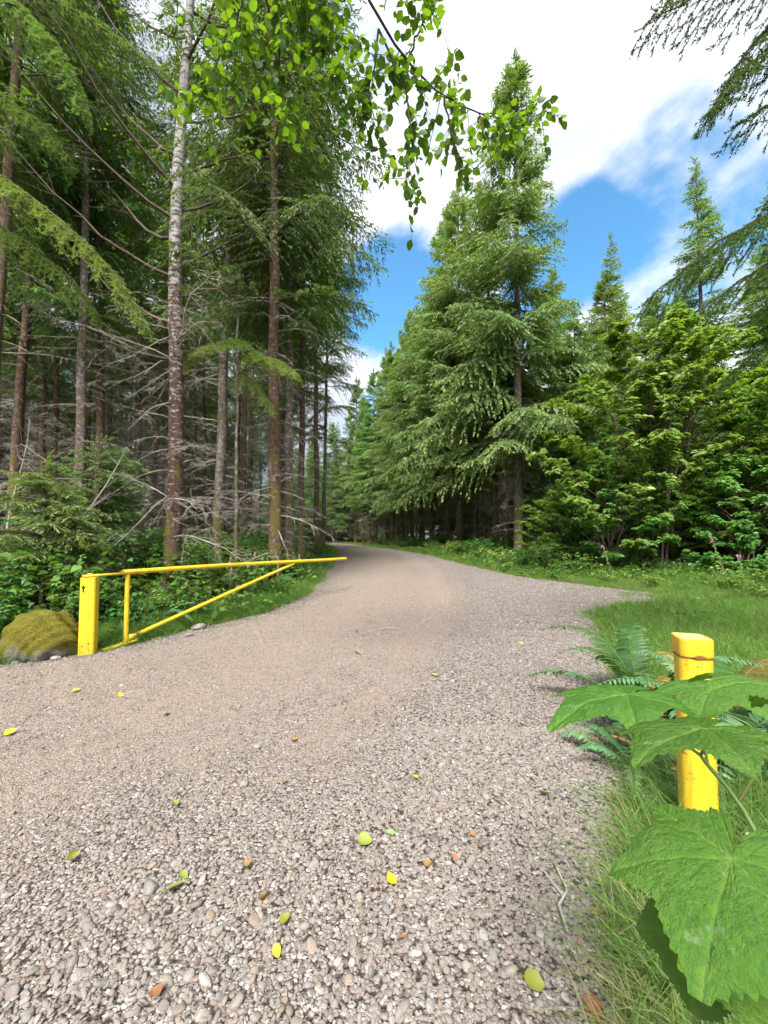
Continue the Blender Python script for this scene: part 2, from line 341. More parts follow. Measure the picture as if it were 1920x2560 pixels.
def mat_yellow():
    m, nt, b = newmat('yellow_paint'); co = coord(nt)
    n1 = noise(nt, co, 7, 5, .6); n2 = noise(nt, co, 60, 3, .6); n3 = noise(nt, co, 24, 6, .7)
    mp = _n(nt, 'ShaderNodeMapping'); mp.inputs['Scale'].default_value = (1, 1, .12); nt.links.new(co, mp.inputs[0])
    n4 = noise(nt, mp.outputs[0], 30, 4, .6)
    c = ramp(nt, n1, [(.3, (.56, .39, .018)), (.7, (.68, .50, .03))])
    c = mixc(nt, mapr(nt, n4, .54, .72, 0, .6), c, (.42, .20, .02))          # rust runs
    c = mixc(nt, mapr(nt, n2, .56, .68, 0, .55), c, (.36, .25, .03))          # speckled grime
    c = mixc(nt, mapr(nt, n3, .625, .66, 0, .9), c, (.16, .06, .02))           # chips
    nt.links.new(c, b.inputs['Base Color']); b.inputs['Roughness'].default_value = .42; b.inputs['Specular IOR Level'].default_value = .4
    bump(nt, b, math_(nt, 'ADD', math_(nt, 'MULTIPLY', n2, .5), n3), .25, .006)
    return m
M['yellow'] = mat_yellow()
M['rust'] = simple('rust', (.10, .04, .02), (.30, .14, .06), 40, .9)
M['dark_mark'] = simple('dark_slot', (.008, .008, .008), (.02, .018, .015), 30, .9)
M['mossy_top'] = simple('grimy_yellow_top', (.30, .27, .16), (.55, .48, .16), 45, .8)
def mat_boulder():
    m, nt, b = newmat('mossy_rock'); co = coord(nt)
    n1 = noise(nt, co, 5, 7, .65); n2 = noise(nt, co, 55, 4, .7); n3 = noise(nt, co, 2.3, 4, .5)
    rock = ramp(nt, n1, [(.3, (.13, .12, .12)), (.55, (.27, .25, .25)), (.75, (.5, .49, .48))])
    moss = ramp(nt, n2, [(.3, (.05, .05, .01)), (.5, (.14, .13, .02)), (.72, (.28, .24, .045))])
    g = _n(nt, 'ShaderNodeNewGeometry'); sx = _n(nt, 'ShaderNodeSeparateXYZ'); nt.links.new(g.outputs['Normal'], sx.inputs[0])
    so = _n(nt, 'ShaderNodeSeparateXYZ'); nt.links.new(co, so.inputs[0])
    f = math_(nt, 'ADD', math_(nt, 'MULTIPLY', so.outputs[2], 1.1), math_(nt, 'ADD', math_(nt, 'MULTIPLY', n3, .95), math_(nt, 'MULTIPLY', n2, .25)))
    nt.links.new(mixc(nt, mapr(nt, f, .50, .64), rock, moss), b.inputs['Base Color']); b.inputs['Roughness'].default_value = .95; b.inputs['Specular IOR Level'].default_value = .1
    bump(nt, b, math_(nt, 'ADD', n1, n2), 1, .03); return m
M['boulder'] = mat_boulder()
def mat_stone():
    m, nt, b = newmat('gravel_stone'); oi = _n(nt, 'ShaderNodeObjectInfo'); r = oi.outputs['Random']
    c = ramp(nt, r, [(0, (.16, .14, .13)), (.2, (.26, .232, .208)), (.4, (.215, .20, .188)), (.6, (.295, .262, .232)), (.78, (.24, .237, .235)), (.92, (.325, .302, .28)), (1, (.38, .365, .345))])
    c = mixc(nt, mapr(nt, math_(nt, 'FRACT', math_(nt, 'MULTIPLY', r, 17.7)), .75, .9, 0, .55), c, (.28, .205, .155))
    n1 = noise(nt, coord(nt), 3, 5, .65)
    c = mixc(nt, 1.0, c, ramp(nt, n1, [(.3, (.72, .70, .68)), (.7, (1.15, 1.12, 1.1))]), 'MULTIPLY')
    nt.links.new(c, b.inputs['Base Color']); b.inputs['Roughness'].default_value = .8; b.inputs['Specular IOR Level'].default_value = .3
    bump(nt, b, n1, .4, .1); return m
M['stone'] = mat_stone()
def mat_road():
    m, nt, b = newmat('gravel_road_surface'); g = _n(nt, 'ShaderNodeNewGeometry'); p = g.outputs['Position']
    ca = attr(nt, 'tint')
    def vor(scale):
        v = _n(nt, 'ShaderNodeTexVoronoi'); v.inputs['Scale'].default_value = scale; v.inputs['Randomness'].default_value = 1.0
        wv = _n(nt, 'ShaderNodeVectorMath', operation='ADD'); nt.links.new(p, wv.inputs[0])
        nz = noise(nt, p, scale*.8, 2, .5, 'Color'); sc2 = _n(nt, 'ShaderNodeVectorMath', operation='SCALE'); nt.links.new(nz, sc2.inputs[0]); sc2.inputs['Scale'].default_value = .5/scale
        nt.links.new(sc2.outputs[0], wv.inputs[1]); nt.links.new(wv.outputs[0], v.inputs[0]); return v
    v1, v2 = vor(52), vor(120)
    s1 = _n(nt, 'ShaderNodeSeparateXYZ'); nt.links.new(v1.outputs['Color'], s1.inputs[0]); s2 = _n(nt, 'ShaderNodeSeparateXYZ'); nt.links.new(v2.outputs['Color'], s2.inputs[0])
    stone = ramp(nt, s1.outputs[0], [(0, (.13, .11, .10)), (.35, (.26, .225, .205)), (.7, (.33, .295, .275)), (1, (.48, .45, .43))])
    fine = ramp(nt, s2.outputs[0], [(0, (.13, .102, .082)), (.5, (.255, .205, .170)), (1, (.385, .332, .29))])
    n1 = noise(nt, p, 1.3, 5, .6); n2 = noise(nt, p, 9, 5, .6)
    fine = mixc(nt, mapr(nt, n1, .35, .65, 0, .5), fine, (.27, .205, .160))
    f = mapr(nt, math_(nt, 'ADD', math_(nt, 'ADD', math_(nt, 'MULTIPLY', ca, .55), math_(nt, 'MULTIPLY', n2, .7)), math_(nt, 'MULTIPLY', s1.outputs[1], .35)), .62, .82)
    c = mixc(nt, f, fine, stone)
    gap = mapr(nt, v1.outputs['Distance'], .45, .75)
    c = mixc(nt, math_(nt, 'MULTIPLY', gap, f), c, (.06, .045, .038))
    nt.links.new(c, b.inputs['Base Color']); b.inputs['Roughness'].default_value = .9; b.inputs['Specular IOR Level'].default_value = .2
    h = math_(nt, 'ADD', math_(nt, 'MULTIPLY', math_(nt, 'SUBTRACT', 1.0, v1.outputs['Distance']), mapr(nt, f, 0, 1, .35, 1)), math_(nt, 'MULTIPLY', math_(nt, 'SUBTRACT', 1.0, v2.outputs['Distance']), .4))
    bump(nt, b, h, 1.0, .02); return m
M['road'] = mat_road()
def mat_ground():
    m, nt, b = newmat('forest_floor'); g = _n(nt, 'ShaderNodeNewGeometry'); p = g.outputs['Position']
    n1 = noise(nt, p, 2, 6, .65); n2 = noise(nt, p, 25, 5, .7)
    lit = ramp(nt, n2, [(.3, (.035, .022, .014)), (.55, (.085, .055, .035)), (.75, (.16, .11, .075))])
    lit = mixc(nt, mapr(nt, n1, .5, .65, 0, .7), lit, (.035, .05, .015))
    gr = ramp(nt, n2, [(.3, (.05, .06, .02)), (.6, (.10, .11, .035)), (.8, (.19, .16, .075))])
    nt.links.new(mixc(nt, attr(nt), lit, gr), b.inputs['Base Color']); b.inputs['Roughness'].default_value = 1; b.inputs['Specular IOR Level'].default_value = .1
    bump(nt, b, n2, .8, .04); return m
M['ground'] = mat_ground()

# ---------------------------------------------------------------- setting: ground and road
def grid_obj(name, xs, ys, zf, tf, mat):
    X, Y = np.meshgrid(xs, ys); nx, ny = len(xs), len(ys)
    v = np.stack([X, Y, zf(X, Y)], -1).reshape(-1, 3)
    i = (np.arange(ny-1)[:, None]*nx+np.arange(nx-1)[None]).reshape(-1)
    mb = MB(); mb.add(v, quads=np.stack([i, i+1, i+nx+1, i+nx], -1), t=tf(X, Y).reshape(-1))
    return obj(name, mb.mesh(name, mat, True))
xs = np.concatenate([[-600, -300, -150, -90, -60, -45], np.arange(-36, -14, 1.0), np.arange(-14, 16, .25), np.arange(16, 40, 1.0), [45, 60, 90, 150, 300, 600]])
ys = np.concatenate([[-600, -200, -80, -40, -25], np.arange(-16, -2, 1.0), np.arange(-2, 20, .25), np.arange(20, 90, 1.0), [100, 130, 180, 260, 400, 800]])
def grassy(x, y):
    off = -np.minimum(x-LE(y), RE(y)-x)
    r = x > (LE(y)+RE(y))/2
    return np.where(r, sstep(13.5, 11.5, y+.3*wob(x, y))*sstep(14, 9, x)+sstep(2.0, .6, off), sstep(1.6, .5, off)).clip(0, 1)
tag(grid_obj('ground', xs, ys, gz, grassy, M['ground']), kind='structure')
ry = np.concatenate([np.arange(-30, 0, 1.0), np.arange(0, 14, .12), np.arange(14, 30, .4), np.arange(30, 95, 1.5)])
cu = np.concatenate([[-.035, -.02, -.008], np.linspace(0, 1, 90), [1.008, 1.02, 1.035]])
def road():
    l, r = LE(ry), RE(ry); X = l[:, None]+(r-l)[:, None]*cu[None]; Y = np.repeat(ry[:, None], len(cu), 1)
    d = road_d(X, Y)
    z = zt(Y)+.016*sstep(-.05, .35, d)-.07*sstep(.02, -.3, d)+.012*wob(X*1.3, Y*1.3, 4)*sstep(0, .6, d)+.005*wob(X*6, Y*6)
    z += .02*sstep(0, .5, d)*coarse(X, Y)
    nx, ny = len(cu), len(ry); i = (np.arange(ny-1)[:, None]*nx+np.arange(nx-1)[None]).reshape(-1)
    mb = MB(); mb.add(np.stack([X, Y, z], -1), quads=np.stack([i, i+1, i+nx+1, i+nx], -1), t=coarse(X, Y).reshape(-1))
    return obj('gravel_road', mb.mesh('gravel_road', M['road'], True))
tag(road(), kind='structure')
def rz_(x, y):
    d = road_d(x, y)
    return zt(y)+.016*sstep(-.05, .35, d)-.07*sstep(.02, -.3, d)+.012*wob(x*1.3, y*1.3, 4)*sstep(0, .6, d)+.005*wob(x*6, y*6)+.02*sstep(0, .5, d)*coarse(x, y)
def top(x, y): return np.maximum(gz(x, y), rz_(x, y))

# ---------------------------------------------------------------- scattered stuff
def scatter(name, P, rot, scl, idx, temps, label, cat, kind='stuff'):
    cl = bpy.data.collections.new(name+'_source')
    for i, (me) in enumerate(temps):
        o = bpy.data.objects.new('%s_source_%02d' % (name, i), me); cl.objects.link(o)
    me = bpy.data.meshes.new(name); n = len(P); me.vertices.add(n); me.vertices.foreach_set('co', np.asarray(P, np.float32).ravel())
    a = me.attributes.new('rot', 'FLOAT_VECTOR', 'POINT'); a.data.foreach_set('vector', np.asarray(rot, np.float32).ravel())
    a = me.attributes.new('scl', 'FLOAT_VECTOR', 'POINT'); a.data.foreach_set('vector', np.asarray(scl, np.float32).ravel())
    a = me.attributes.new('idx', 'INT', 'POINT'); a.data.foreach_set('value', np.asarray(idx, np.int32))
    o = obj(name, me); tag(o, label, cat, kind=kind)
    ng = bpy.data.node_groups.new(name+'_nodes', 'GeometryNodeTree')
    ng.interface.new_socket('Geometry', in_out='INPUT', socket_type='NodeSocketGeometry'); ng.interface.new_socket('Geometry', in_out='OUTPUT', socket_type='NodeSocketGeometry')
    N = ng.nodes; L = ng.links
    gi = N.new('NodeGroupInput'); go = N.new('NodeGroupOutput'); ip = N.new('GeometryNodeInstanceOnPoints'); ci = N.new('GeometryNodeCollectionInfo')
    ci.inputs['Collection'].default_value = cl; ci.inputs['Separate Children'].default_value = True; ci.inputs['Reset Children'].default_value = True
    def na(nm, ty):
        x = N.new('GeometryNodeInputNamedAttribute'); x.data_type = ty; x.inputs['Name'].default_value = nm
        return x.outputs['Attribute']
    L.new(gi.outputs[0], ip.inputs['Points']); L.new(ci.outputs[0], ip.inputs['Instance']); ip.inputs['Pick Instance'].default_value = True
    L.new(na('idx', 'INT'), ip.inputs['Instance Index']); L.new(na('rot', 'FLOAT_VECTOR'), ip.inputs['Rotation']); L.new(na('scl', 'FLOAT_VECTOR'), ip.inputs['Scale'])
    L.new(ip.outputs[0], go.inputs[0])
    md = o.modifiers.new('scatter', 'NODES'); md.node_group = ng
    return o
import bmesh
def stone_mesh(seed, sub=2, rough=.22):
    bm = bmesh.new(); bmesh.ops.create_icosphere(bm, subdivisions=sub, radius=1); rg = rng_(seed)
    v = np.array([x.co[:] for x in bm.verts]); 
    for k in range(5):                                     # chop a few flattish faces
        d = nrm(rg.normal(size=3)); c = rg.uniform(.55, .85); h = v @ d
        v = v-np.maximum(h-c, 0)[:, None]*d*.85
    v += nrm(v)*(rough*.5*wob(v[:, 0]*1.5+seed, v[:, 1]*1.5+v[:, 2], seed))[:, None]
    v *= np.array([1.25, .95, .62])*rg.uniform(.88, 1.12, 3)
    for x, c in zip(bm.verts, v): x.co = c
    for f in bm.faces: f.smooth = True
    me = bpy.data.meshes.new('stone'); bm.to_mesh(me); bm.free(); me.materials.append(M['stone']); return me
STONES = [stone_mesh(i) for i in range(9)]
def gravel():
    rg = rng_(5); Ps, Ss = [], []
    def zone(n, y0, y1, r0, r1, big, keep):
        y = np.sqrt(rg.uniform(y0**2, y1**2, n)); x = rg.uniform(-1.12, 1.12, n)*(y+.25)
        d = road_d(x, y); c = coarse(x, y)
        k = (d > -.12+.25*rg.random(n)**3) & (rg.random(n) < keep[0]+(keep[1]-keep[0])*c)
        x, y, c = x[k], y[k], c[k]; m = len(x)
        r = rg.uniform(r0, r1, m)*(.62+.38*c)*np.where(rg.random(m) < big, rg.uniform(1.3, 2.2, m), 1)*np.where(rg.random(m) < .35, .65, 1)
        Ps.append(np.stack([x, y, top(x, y)+r*rg.uniform(-.15, .4, m)], 1)); Ss.append(r)
    zone(56000, .8, 3.2, .005, .0115, .07, (.5, 1.0))
    zone(64000, 3.0, 6.4, .0068, .014, .05, (.42, .95))
    zone(45000, 6.2, 13., .0095, .020, .04, (.36, .8))
    P = np.concatenate(Ps); S = np.concatenate(Ss); n = len(P)
    rot = np.stack([rg.normal(0, .35, n), rg.normal(0, .35, n), rg.uniform(0, 6.28, n)], 1)
    scatter('gravel', P, rot, S[:, None]*rg.uniform(.85, 1.2, (n, 3)), rg.integers(0, 9, n), STONES, 'loose grey and tan gravel covering the road', 'gravel')
gravel()

# ---------------------------------------------------------------- plants: builders
def grass_clump(seed, n, h, spread, w, lean, mat, seedheads=0, smat=None):
    rg = rng_(seed); mb = MB()
    a = rg.uniform(0, 6.28, n); r = spread*np.sqrt(rg.random(n)); P = np.stack([np.cos(a)*r, np.sin(a)*r, np.full(n, -.02)], 1)
    ln = rg.normal(size=(n, 2))*lean; H = h*rg.uniform(.5, 1.15, n)
    up = np.stack([ln[:, 0], ln[:, 1], np.ones(n)], 1)*H[:, None]
    az = rg.uniform(0, 6.28, n); S = np.stack([np.cos(az), np.sin(az), np.zeros(n)], 1)*(w*rg.uniform(.7, 1.3, n))[:, None]
    bend = np.stack([ln[:, 0], ln[:, 1], -.55*np.hypot(ln[:, 0], ln[:, 1])], 1)*H[:, None]*.9
    v = np.stack([P-S, P+S, P+up*.4-S*.8, P+up*.4+S*.8, P+up*.75+bend*.3-S*.55, P+up*.75+bend*.3+S*.55, P+up+bend], 1).reshape(-1, 3)
    o = np.arange(n)[:, None]*7
    tn = np.clip(rg.random(n)*.75+(rg.random(n) < .12)*.5, 0, 1)
    mb.add(v, quads=np.concatenate([o+np.array([[0, 1, 3, 2]]), o+np.array([[2, 3, 5, 4]])]), tris=o+np.array([[4, 5, 6]]), t=np.repeat(tn, 7))
    for i in range(seedheads):
        p = np.array([*rg.normal(0, spread*.6, 2), 0]); l = rg.normal(0, .25, 2); H2 = h*rg.uniform(1.3, 1.9)
        pts = [p+np.array([l[0]*s*s, l[1]*s*s, s])*H2 for s in (0, .35, .7, 1)]
        tube(mb, pts, [.0012, .001, .0009, .0008], 3, 1, .3, False)
        d = pts[3]-pts[2]; tube(mb, [pts[3]+d*u for u in (-.12, .0, .12, .3)], [.001, .0035, .0035, .0008], 4, 1, .6, False)
    return mb.mesh('grass_clump', [mat, smat or M['straw']])
def shrub_parts(seed, H, Rr, nst, ll, lw, per=14, tri=True, tmin=0.0, tmax=.9, mat='shrub_leaf'):
    rg = rng_(seed); st, fo = MB(), MB(); LP, LD, LN, LL, LT = [], [], [], [], []
    for i in range(nst):
        a = rg.uniform(0, 6.28); r = Rr*rg.uniform(.25, 1); h = H*rg.uniform(.55, 1.05)
        e = np.array([math.cos(a)*r, math.sin(a)*r, h]); b = np.array([*rg.normal(0, .06, 2), -.04]); s = np.linspace(0, 1, 6)[:, None]
        c = b+(e-b)*np.concatenate([s**1.4, s**1.4, s**.75], 1); strip(st, c, .006*H**.5)
        for k in range(per):
            u = rg.uniform(.25, 1)**.8; p = np.array([np.interp(u, np.linspace(0, 1, 6), c[:, j]) for j in range(3)])
            d = nrm(np.array([*(rg.normal(size=2)+np.array([math.cos(a), math.sin(a)])*.6), rg.normal(.1, .3)])); pl = rg.uniform(.06, .16)*H**.5
            q = p+d*pl; strip(st, [p, (p+q)/2+np.array([0, 0, .01]), q], .0022)
            nn = nrm(np.array([*rg.normal(0, .35, 2), 1.0])+d*.25)
            if tri:
                sd = np.cross(nn, d)
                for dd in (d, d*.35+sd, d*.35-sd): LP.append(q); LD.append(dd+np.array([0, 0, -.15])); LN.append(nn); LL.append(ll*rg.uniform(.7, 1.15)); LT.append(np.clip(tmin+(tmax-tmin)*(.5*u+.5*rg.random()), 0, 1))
            else:
                LP.append(q); LD.append(d+np.array([0, 0, -.1])); LN.append(nn); LL.append(ll*rg.uniform(.7, 1.15)); LT.append(np.clip(tmin+(tmax-tmin)*(.5*u+.5*rg.random()), 0, 1))
    LL = np.array(LL); leaves(fo, LP, LD, LN, LL, LL*lw, t=np.array(LT), droop=.18)
    return st.mesh('stems', M['twig']), fo.mesh('foliage', M[mat])
def lobed_outline(th):
    """five-lobed maple-like outline, 0 = tip of the leaf"""
    r = np.zeros_like(th)
    for c, l, w in ((0, 1.0, .80), (.98, .88, .78), (-.98, .88, .78), (1.95, .66, .7), (-1.95, .66, .7), (2.65, .5, .5), (-2.65, .5, .5)):
        d = np.abs((th-c+np.pi) % (2*np.pi)-np.pi)
        r = np.maximum(r, l*np.clip(1-(d/w)*.42, 0, 1)*(d < w*1.4))
    r = np.maximum(r, .34)
    return r*sstep(np.pi, np.pi-.28, np.abs((th+np.pi) % (2*np.pi)-np.pi))+.02
def thimble_mesh(seed, droop=.35, curl=.2, n=300, rings=14, teeth=38):
    rg = rng_(seed); th = np.linspace(-np.pi, np.pi, n, endpoint=False)
    ro = lobed_outline(th); ro = (ro+np.roll(ro, 1)+np.roll(ro, -1))/3
    ro = ro+.10*sum(np.exp(-(((th-c_+np.pi) % (2*np.pi)-np.pi)/.13)**2) for c_ in (0, .98, -.98, 1.95, -1.95))
    ro = ro*(1+.06*(((np.abs(th)*teeth/np.pi) % 1)-.5)*rg.uniform(.5, 1.4, n).repeat(1)+.035*np.sin(th*5+seed)+.02*np.sin(th*11+seed*2))
    u = np.linspace(0, 1, rings+1)[1:]
    Rr = u[:, None]*ro[None]; x = Rr*np.cos(th); y = Rr*np.sin(th)
    lob = np.array([0, .98, -.98, 1.95, -1.95]); dl = np.min(np.abs((th[:, None]-lob+np.pi) % (2*np.pi)-np.pi), 1)
    vein = np.exp(-(dl[None]*Rr/.018)**2)
    # side veins leave each rib at an angle
    ca = np.argmin(np.abs((th[:, None]-lob+np.pi) % (2*np.pi)-np.pi), 1); da = ((th-lob[ca]+np.pi) % (2*np.pi)-np.pi)
    al = Rr*np.cos(da)[None]-1.1*np.abs(Rr*np.sin(da)[None]); ph = al/.125+.15*np.sign(da)[None]; sv = np.exp(-(((ph % 1)-.5)/.09)**2)*sstep(.02, .06, Rr)
    z = -droop*Rr**2*(1+.3*np.sin(th*2+seed))-curl*np.maximum(Rr-.55, 0)**1.5+.05*sstep(0, .25, dl)[None]*-1*Rr*.0+.030*np.sqrt(np.clip(dl[None]*Rr, 0, .2))*2
    z += -.010*vein-.012*sv+.016*wob(x*5+seed, y*5)+.03*Rr*wob(x*2+seed, y*2, seed)
    x = x-.10*Rr**3*np.cos(th)*droop*2; y = y-.10*Rr**3*np.sin(th)*droop*2
    V = np.concatenate([[[0, 0, 0]], np.stack([x, y, z], -1).reshape(-1, 3)]); T = np.concatenate([[1.0], np.clip(.38+.42*np.maximum(vein, .35*sv)+.22*wob(x*4, y*4), 0, 1).reshape(-1)])
    j = np.arange(n); j2 = (j+1) % n
    tr = np.stack([np.zeros(n, int), 1+j, 1+j2], 1)
    q = np.concatenate([np.stack([1+i*n+j, 1+(i+1)*n+j, 1+(i+1)*n+j2, 1+i*n+j2], 1) for i in range(rings-1)])
    mb = MB(); mb.add(V, tris=tr, quads=q, t=T); return mb.mesh('thimbleberry_leaf', M['thimble'], True)
def frond_mesh(seed, L=1.0, arch=.75, up=.9, npin=30, pl=.13, mat='fern', w=.30):
    rg = rng_(seed); mb = MB(); s = np.linspace(0, 1, 14); side = rg.normal(0, .08)
    ax = np.stack([L*s*(1-.12*s), L*side*s**2, L*(up*s-arch*s**2.1)], 1); tube(mb, ax, np.linspace(.005, .0012, 14), 4, 0, .8, False)
    u = np.linspace(.12, .985, npin); p = np.stack([np.interp(u, s, ax[:, j]) for j in range(3)], 1); tg = nrm(np.stack([np.interp(u, s, np.gradient(ax[:, j])) for j in range(3)], 1))
    sd = nrm(np.cross(tg, np.array([0, 0, 1.0]))); nn = np.cross(sd, tg)
    prof = np.clip(np.sin(np.pi*(u*.86+.12))**.7, .05, 1)*pl*L
    for sg in (-1, 1):
        d = sd*sg+tg*.28+nn*rg.normal(-.12, .1, (npin, 1)); l = prof*rg.uniform(.85, 1.1, npin)
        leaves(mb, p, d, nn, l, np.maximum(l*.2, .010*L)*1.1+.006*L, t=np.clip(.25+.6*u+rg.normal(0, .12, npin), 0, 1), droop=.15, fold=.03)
    return mb.mesh('frond', M[mat])

# ---- conifers
def branch(seed, L, step=.11, up=.12, droop=.30, hang=.5, tl=.17, tw=.034, ts=.075, spread=.46, mats=(0, 1), cross=1, bare=.12):
    rg = rng_(seed); mb = MB(); s = np.linspace(0, 1, 9)
    sw = rg.normal(0, .05)
    ax = np.stack([L*s, L*sw*s**2, L*(up*s-droop*s**2+.10*droop*s**4)], 1)
    tube(mb, ax, np.linspace(.011*L**.7+.004, .002, 9), 4, mats[0], 0, False)
    BP, BD, BL, BT = [], [], [], []
    ss = np.arange(bare*L, L*.985, step)/L
    for i, u in enumerate(ss):
        for sg in (-1, 1):
            if rg.random() < .10: continue
            p = np.array([np.interp(u, s, ax[:, j]) for j in range(3)]); l = (spread*L*(1-u)**.65*min(1, .45+u*1.8)+.10)*rg.uniform(.6, 1.15)
            an = rg.uniform(.75, 1.15)*sg; d0 = np.array([math.cos(an), math.sin(an), rg.normal(-.05, .12)])
            t = np.linspace(0, 1, 4); q = p+d0*(l*t)[:, None]; q[:, 2] -= hang*l*t**1.7*rg.uniform(.6, 1.3)
            if l > .25: strip(mb, q, .0042, mats[0])
            m = max(2, int(l/ts)); tt = (np.arange(m)+rg.random(m))/m
            b = np.stack([np.interp(tt, t, q[:, j]) for j in range(3)], 1); dd = nrm(q[-1]-q[0]); pr = np.array([-dd[1], dd[0], 0])
            for s2 in (-1, 1):
                D = dd*.8+pr*s2*rg.uniform(.4, .9, (m, 1))+np.array([0, 0, -1.0])*rg.uniform(.0, hang*1.4, (m, 1))
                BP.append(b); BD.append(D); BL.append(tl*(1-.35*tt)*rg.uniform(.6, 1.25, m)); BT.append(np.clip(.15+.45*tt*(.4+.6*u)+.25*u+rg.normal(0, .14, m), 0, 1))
            BP.append(q[-1:]); BD.append((q[-1]-q[-2])[None]); BL.append(np.array([tl*1.1])); BT.append(np.array([min(1, .5+.4*u)]))
            k = max(1, m//2); BP.append(b[:k]); BD.append(np.repeat(dd[None], k, 0)+rg.normal(0, .15, (k, 3))); BL.append(np.full(k, tl)); BT.append(np.full(k, .3))
    n = 10; tt = np.linspace(.25, 1, n); b = np.stack([np.interp(tt, s, ax[:, j]) for j in range(3)], 1)
    BP.append(b); BD.append(np.repeat(nrm(ax[-1]-ax[-2])[None], n, 0)+rg.normal(0, .25, (n, 3))); BL.append(np.full(n, tl)); BT.append(.3+.6*tt)
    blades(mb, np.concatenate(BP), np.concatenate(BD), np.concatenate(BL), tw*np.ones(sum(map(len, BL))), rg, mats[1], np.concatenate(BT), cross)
    return mb.pack()
def dead_branch(seed, L):
    rg = rng_(seed); mb = MB(); s = np.linspace(0, 1, 6)
    ax = np.stack([L*s, L*rg.normal(0, .10)*s**2+L*.02*np.sin(s*9), L*(rg.uniform(-.05, .30)*s-rg.uniform(.12, .5)*s**2)], 1)
    tube(mb, ax, np.linspace(.011*L**.5+.004, .0026, 6), 3, 0, 0, False)
    for i in range(int(3+5*L)):
        u = rg.uniform(.18, .97); p = np.array([np.interp(u, s, ax[:, j]) for j in range(3)]); l = L*(1-u*.6)*rg.uniform(.15, .42); a = rg.choice([-1, 1])*rg.uniform(.5, 1.2)
        d = np.array([math.cos(a), math.sin(a), rg.normal(-.2, .3)]); q = np.stack([p, p+d*l*.5+rg.normal(0, .03, 3)*l, p+d*l+np.array([0, 0, -.25*l])+rg.normal(0, .06, 3)*l]); strip(mb, q, .0052)
        if l > .25:
            for k in range(3):
                w = rg.uniform(.3, .9); p2 = q[0]+(q[2]-q[0])*w; d2 = nrm(d+rg.normal(0, .7, 3)); strip(mb, [p2, p2+d2*l*.2, p2+d2*l*.36+np.array([0, 0, -.04])], .0038)
    return mb.pack()
DEAD = [dead_branch(100+i, l) for i, l in enumerate((.8, 1.1, 1.5, 1.5, 2.0, 2.0, 2.6, 3.0))]
DEADM = []
for pk in DEAD:
    b = MB(); b.put(pk, np.eye(3), (0, 0, 0)); DEADM.append(b.mesh('dead_branch', M['dead']))
def rotm(az, pitch, roll=0.0):
    return np.array(Euler((roll, -pitch, az), 'XYZ').to_matrix())
SPR = {l: [branch(10+int(l*10)+k, l, **kw) for k in range(3)] for l, kw in ((.8, dict(step=.09, hang=.25, droop=.1)), (1.7, dict(hang=.5)), (2.8, dict(step=.12, hang=.75, droop=.32)), (3.8, dict(step=.13, hang=.85, droop=.36)))}
EDG = {l: [branch(60+int(l*10)+k, l, tw=.055, tl=.2, ts=.092, **kw) for k in range(3)] for l, kw in ((.8, dict(step=.08, hang=.15, droop=.05, up=.2)), (1.7, dict(step=.10, hang=.35, droop=.22, up=.15)), (2.8, dict(step=.11, hang=.55, droop=.3, up=.15)), (3.8, dict(step=.12, hang=.65, droop=.34, up=.15)))}
HEM = {l: [branch(160+int(l*10)+k, l, tw=.047, tl=.165, ts=.115, **kw) for k in range(2)] for l, kw in ((.8, dict(step=.08, hang=.3, droop=.25)), (1.7, dict(step=.09, hang=.45, droop=.42, up=.22)), (2.8, dict(step=.10, hang=.5, droop=.45, up=.22)), (3.8, dict(step=.11, hang=.5, droop=.46, up=.2)))}
def crown_mesh(seed, H, hb, Rmax, fam, mat, dz=.42, per=4, pw=.8, top_up=.55, low_up=-.05, keep=1.0, oneside=None, low_fill=.75):
    rg = rng_(seed); mb = MB(); ks = np.array(sorted(fam)); z = hb
    while z < H-.35:
        f = (z-hb)/(H-hb); Rz = Rmax*((1-f)**pw)*(low_fill+(1-low_fill)*sstep(0, .18, f))+.12
        for i in range(per if f < .85 else 5):
            if rg.random() > keep: continue
            az = rg.uniform(0, 6.28); Lb = Rz*rg.uniform(.7, 1.12)
            if oneside is not None:
                Lb *= 1+.22*math.cos(az-oneside)
                if f < .12 and math.cos(az-oneside) < -.3 and rg.random() < .6: continue
            k = ks[np.argmin(np.abs(ks-Lb))]; pk = fam[k][rg.integers(len(fam[k]))]
            pit = low_up+(top_up-low_up)*f**1.5+rg.normal(0, .10)
            mb.put(pk, rotm(az, pit, rg.normal(0, .12)), (0, 0, z+rg.uniform(-.2, .2)), Lb/k, dt=rg.normal(0, .05))
        z += dz*(1-.45*f)
    pk = fam[ks[0]][0]; mb.put(pk, rotm(0, 1.5), (0, 0, H-.55), .8)
    tube(mb, [(0, 0, H-1.2), (0.01, 0, H-.5), (0, .02, H+.15)], [.02, .012, .004], 4, 0, 0, False)
    return mb.mesh('crown', [M['twig'], M[mat]])
def trunk_mesh(seed, H, r0, mat, n=12, lean=(0, 0)):
    rg = rng_(seed); z = np.concatenate([[-.25, 0, .15, .4, .8], np.linspace(1.4, H*.97, 26)]); f = np.clip(z/H, 0, 1)
    r = r0*((1-f)**.75)*(1+.45*np.exp(-np.maximum(z, 0)/.28))+.006
    p = np.stack([.05*wob(z*.35, z*0+seed)+lean[0]*z, .05*wob(z*.31+4, z*0+seed)+lean[1]*z, z], 1)
    mb = MB(); tube(mb, p, r, n, 0, 0, False, rfun=lambda k, m, th: 1+.06*np.sin(th*3+seed)[None]+rg.normal(0, .035, (k, m))); return mb.mesh('trunk', M[mat], True)
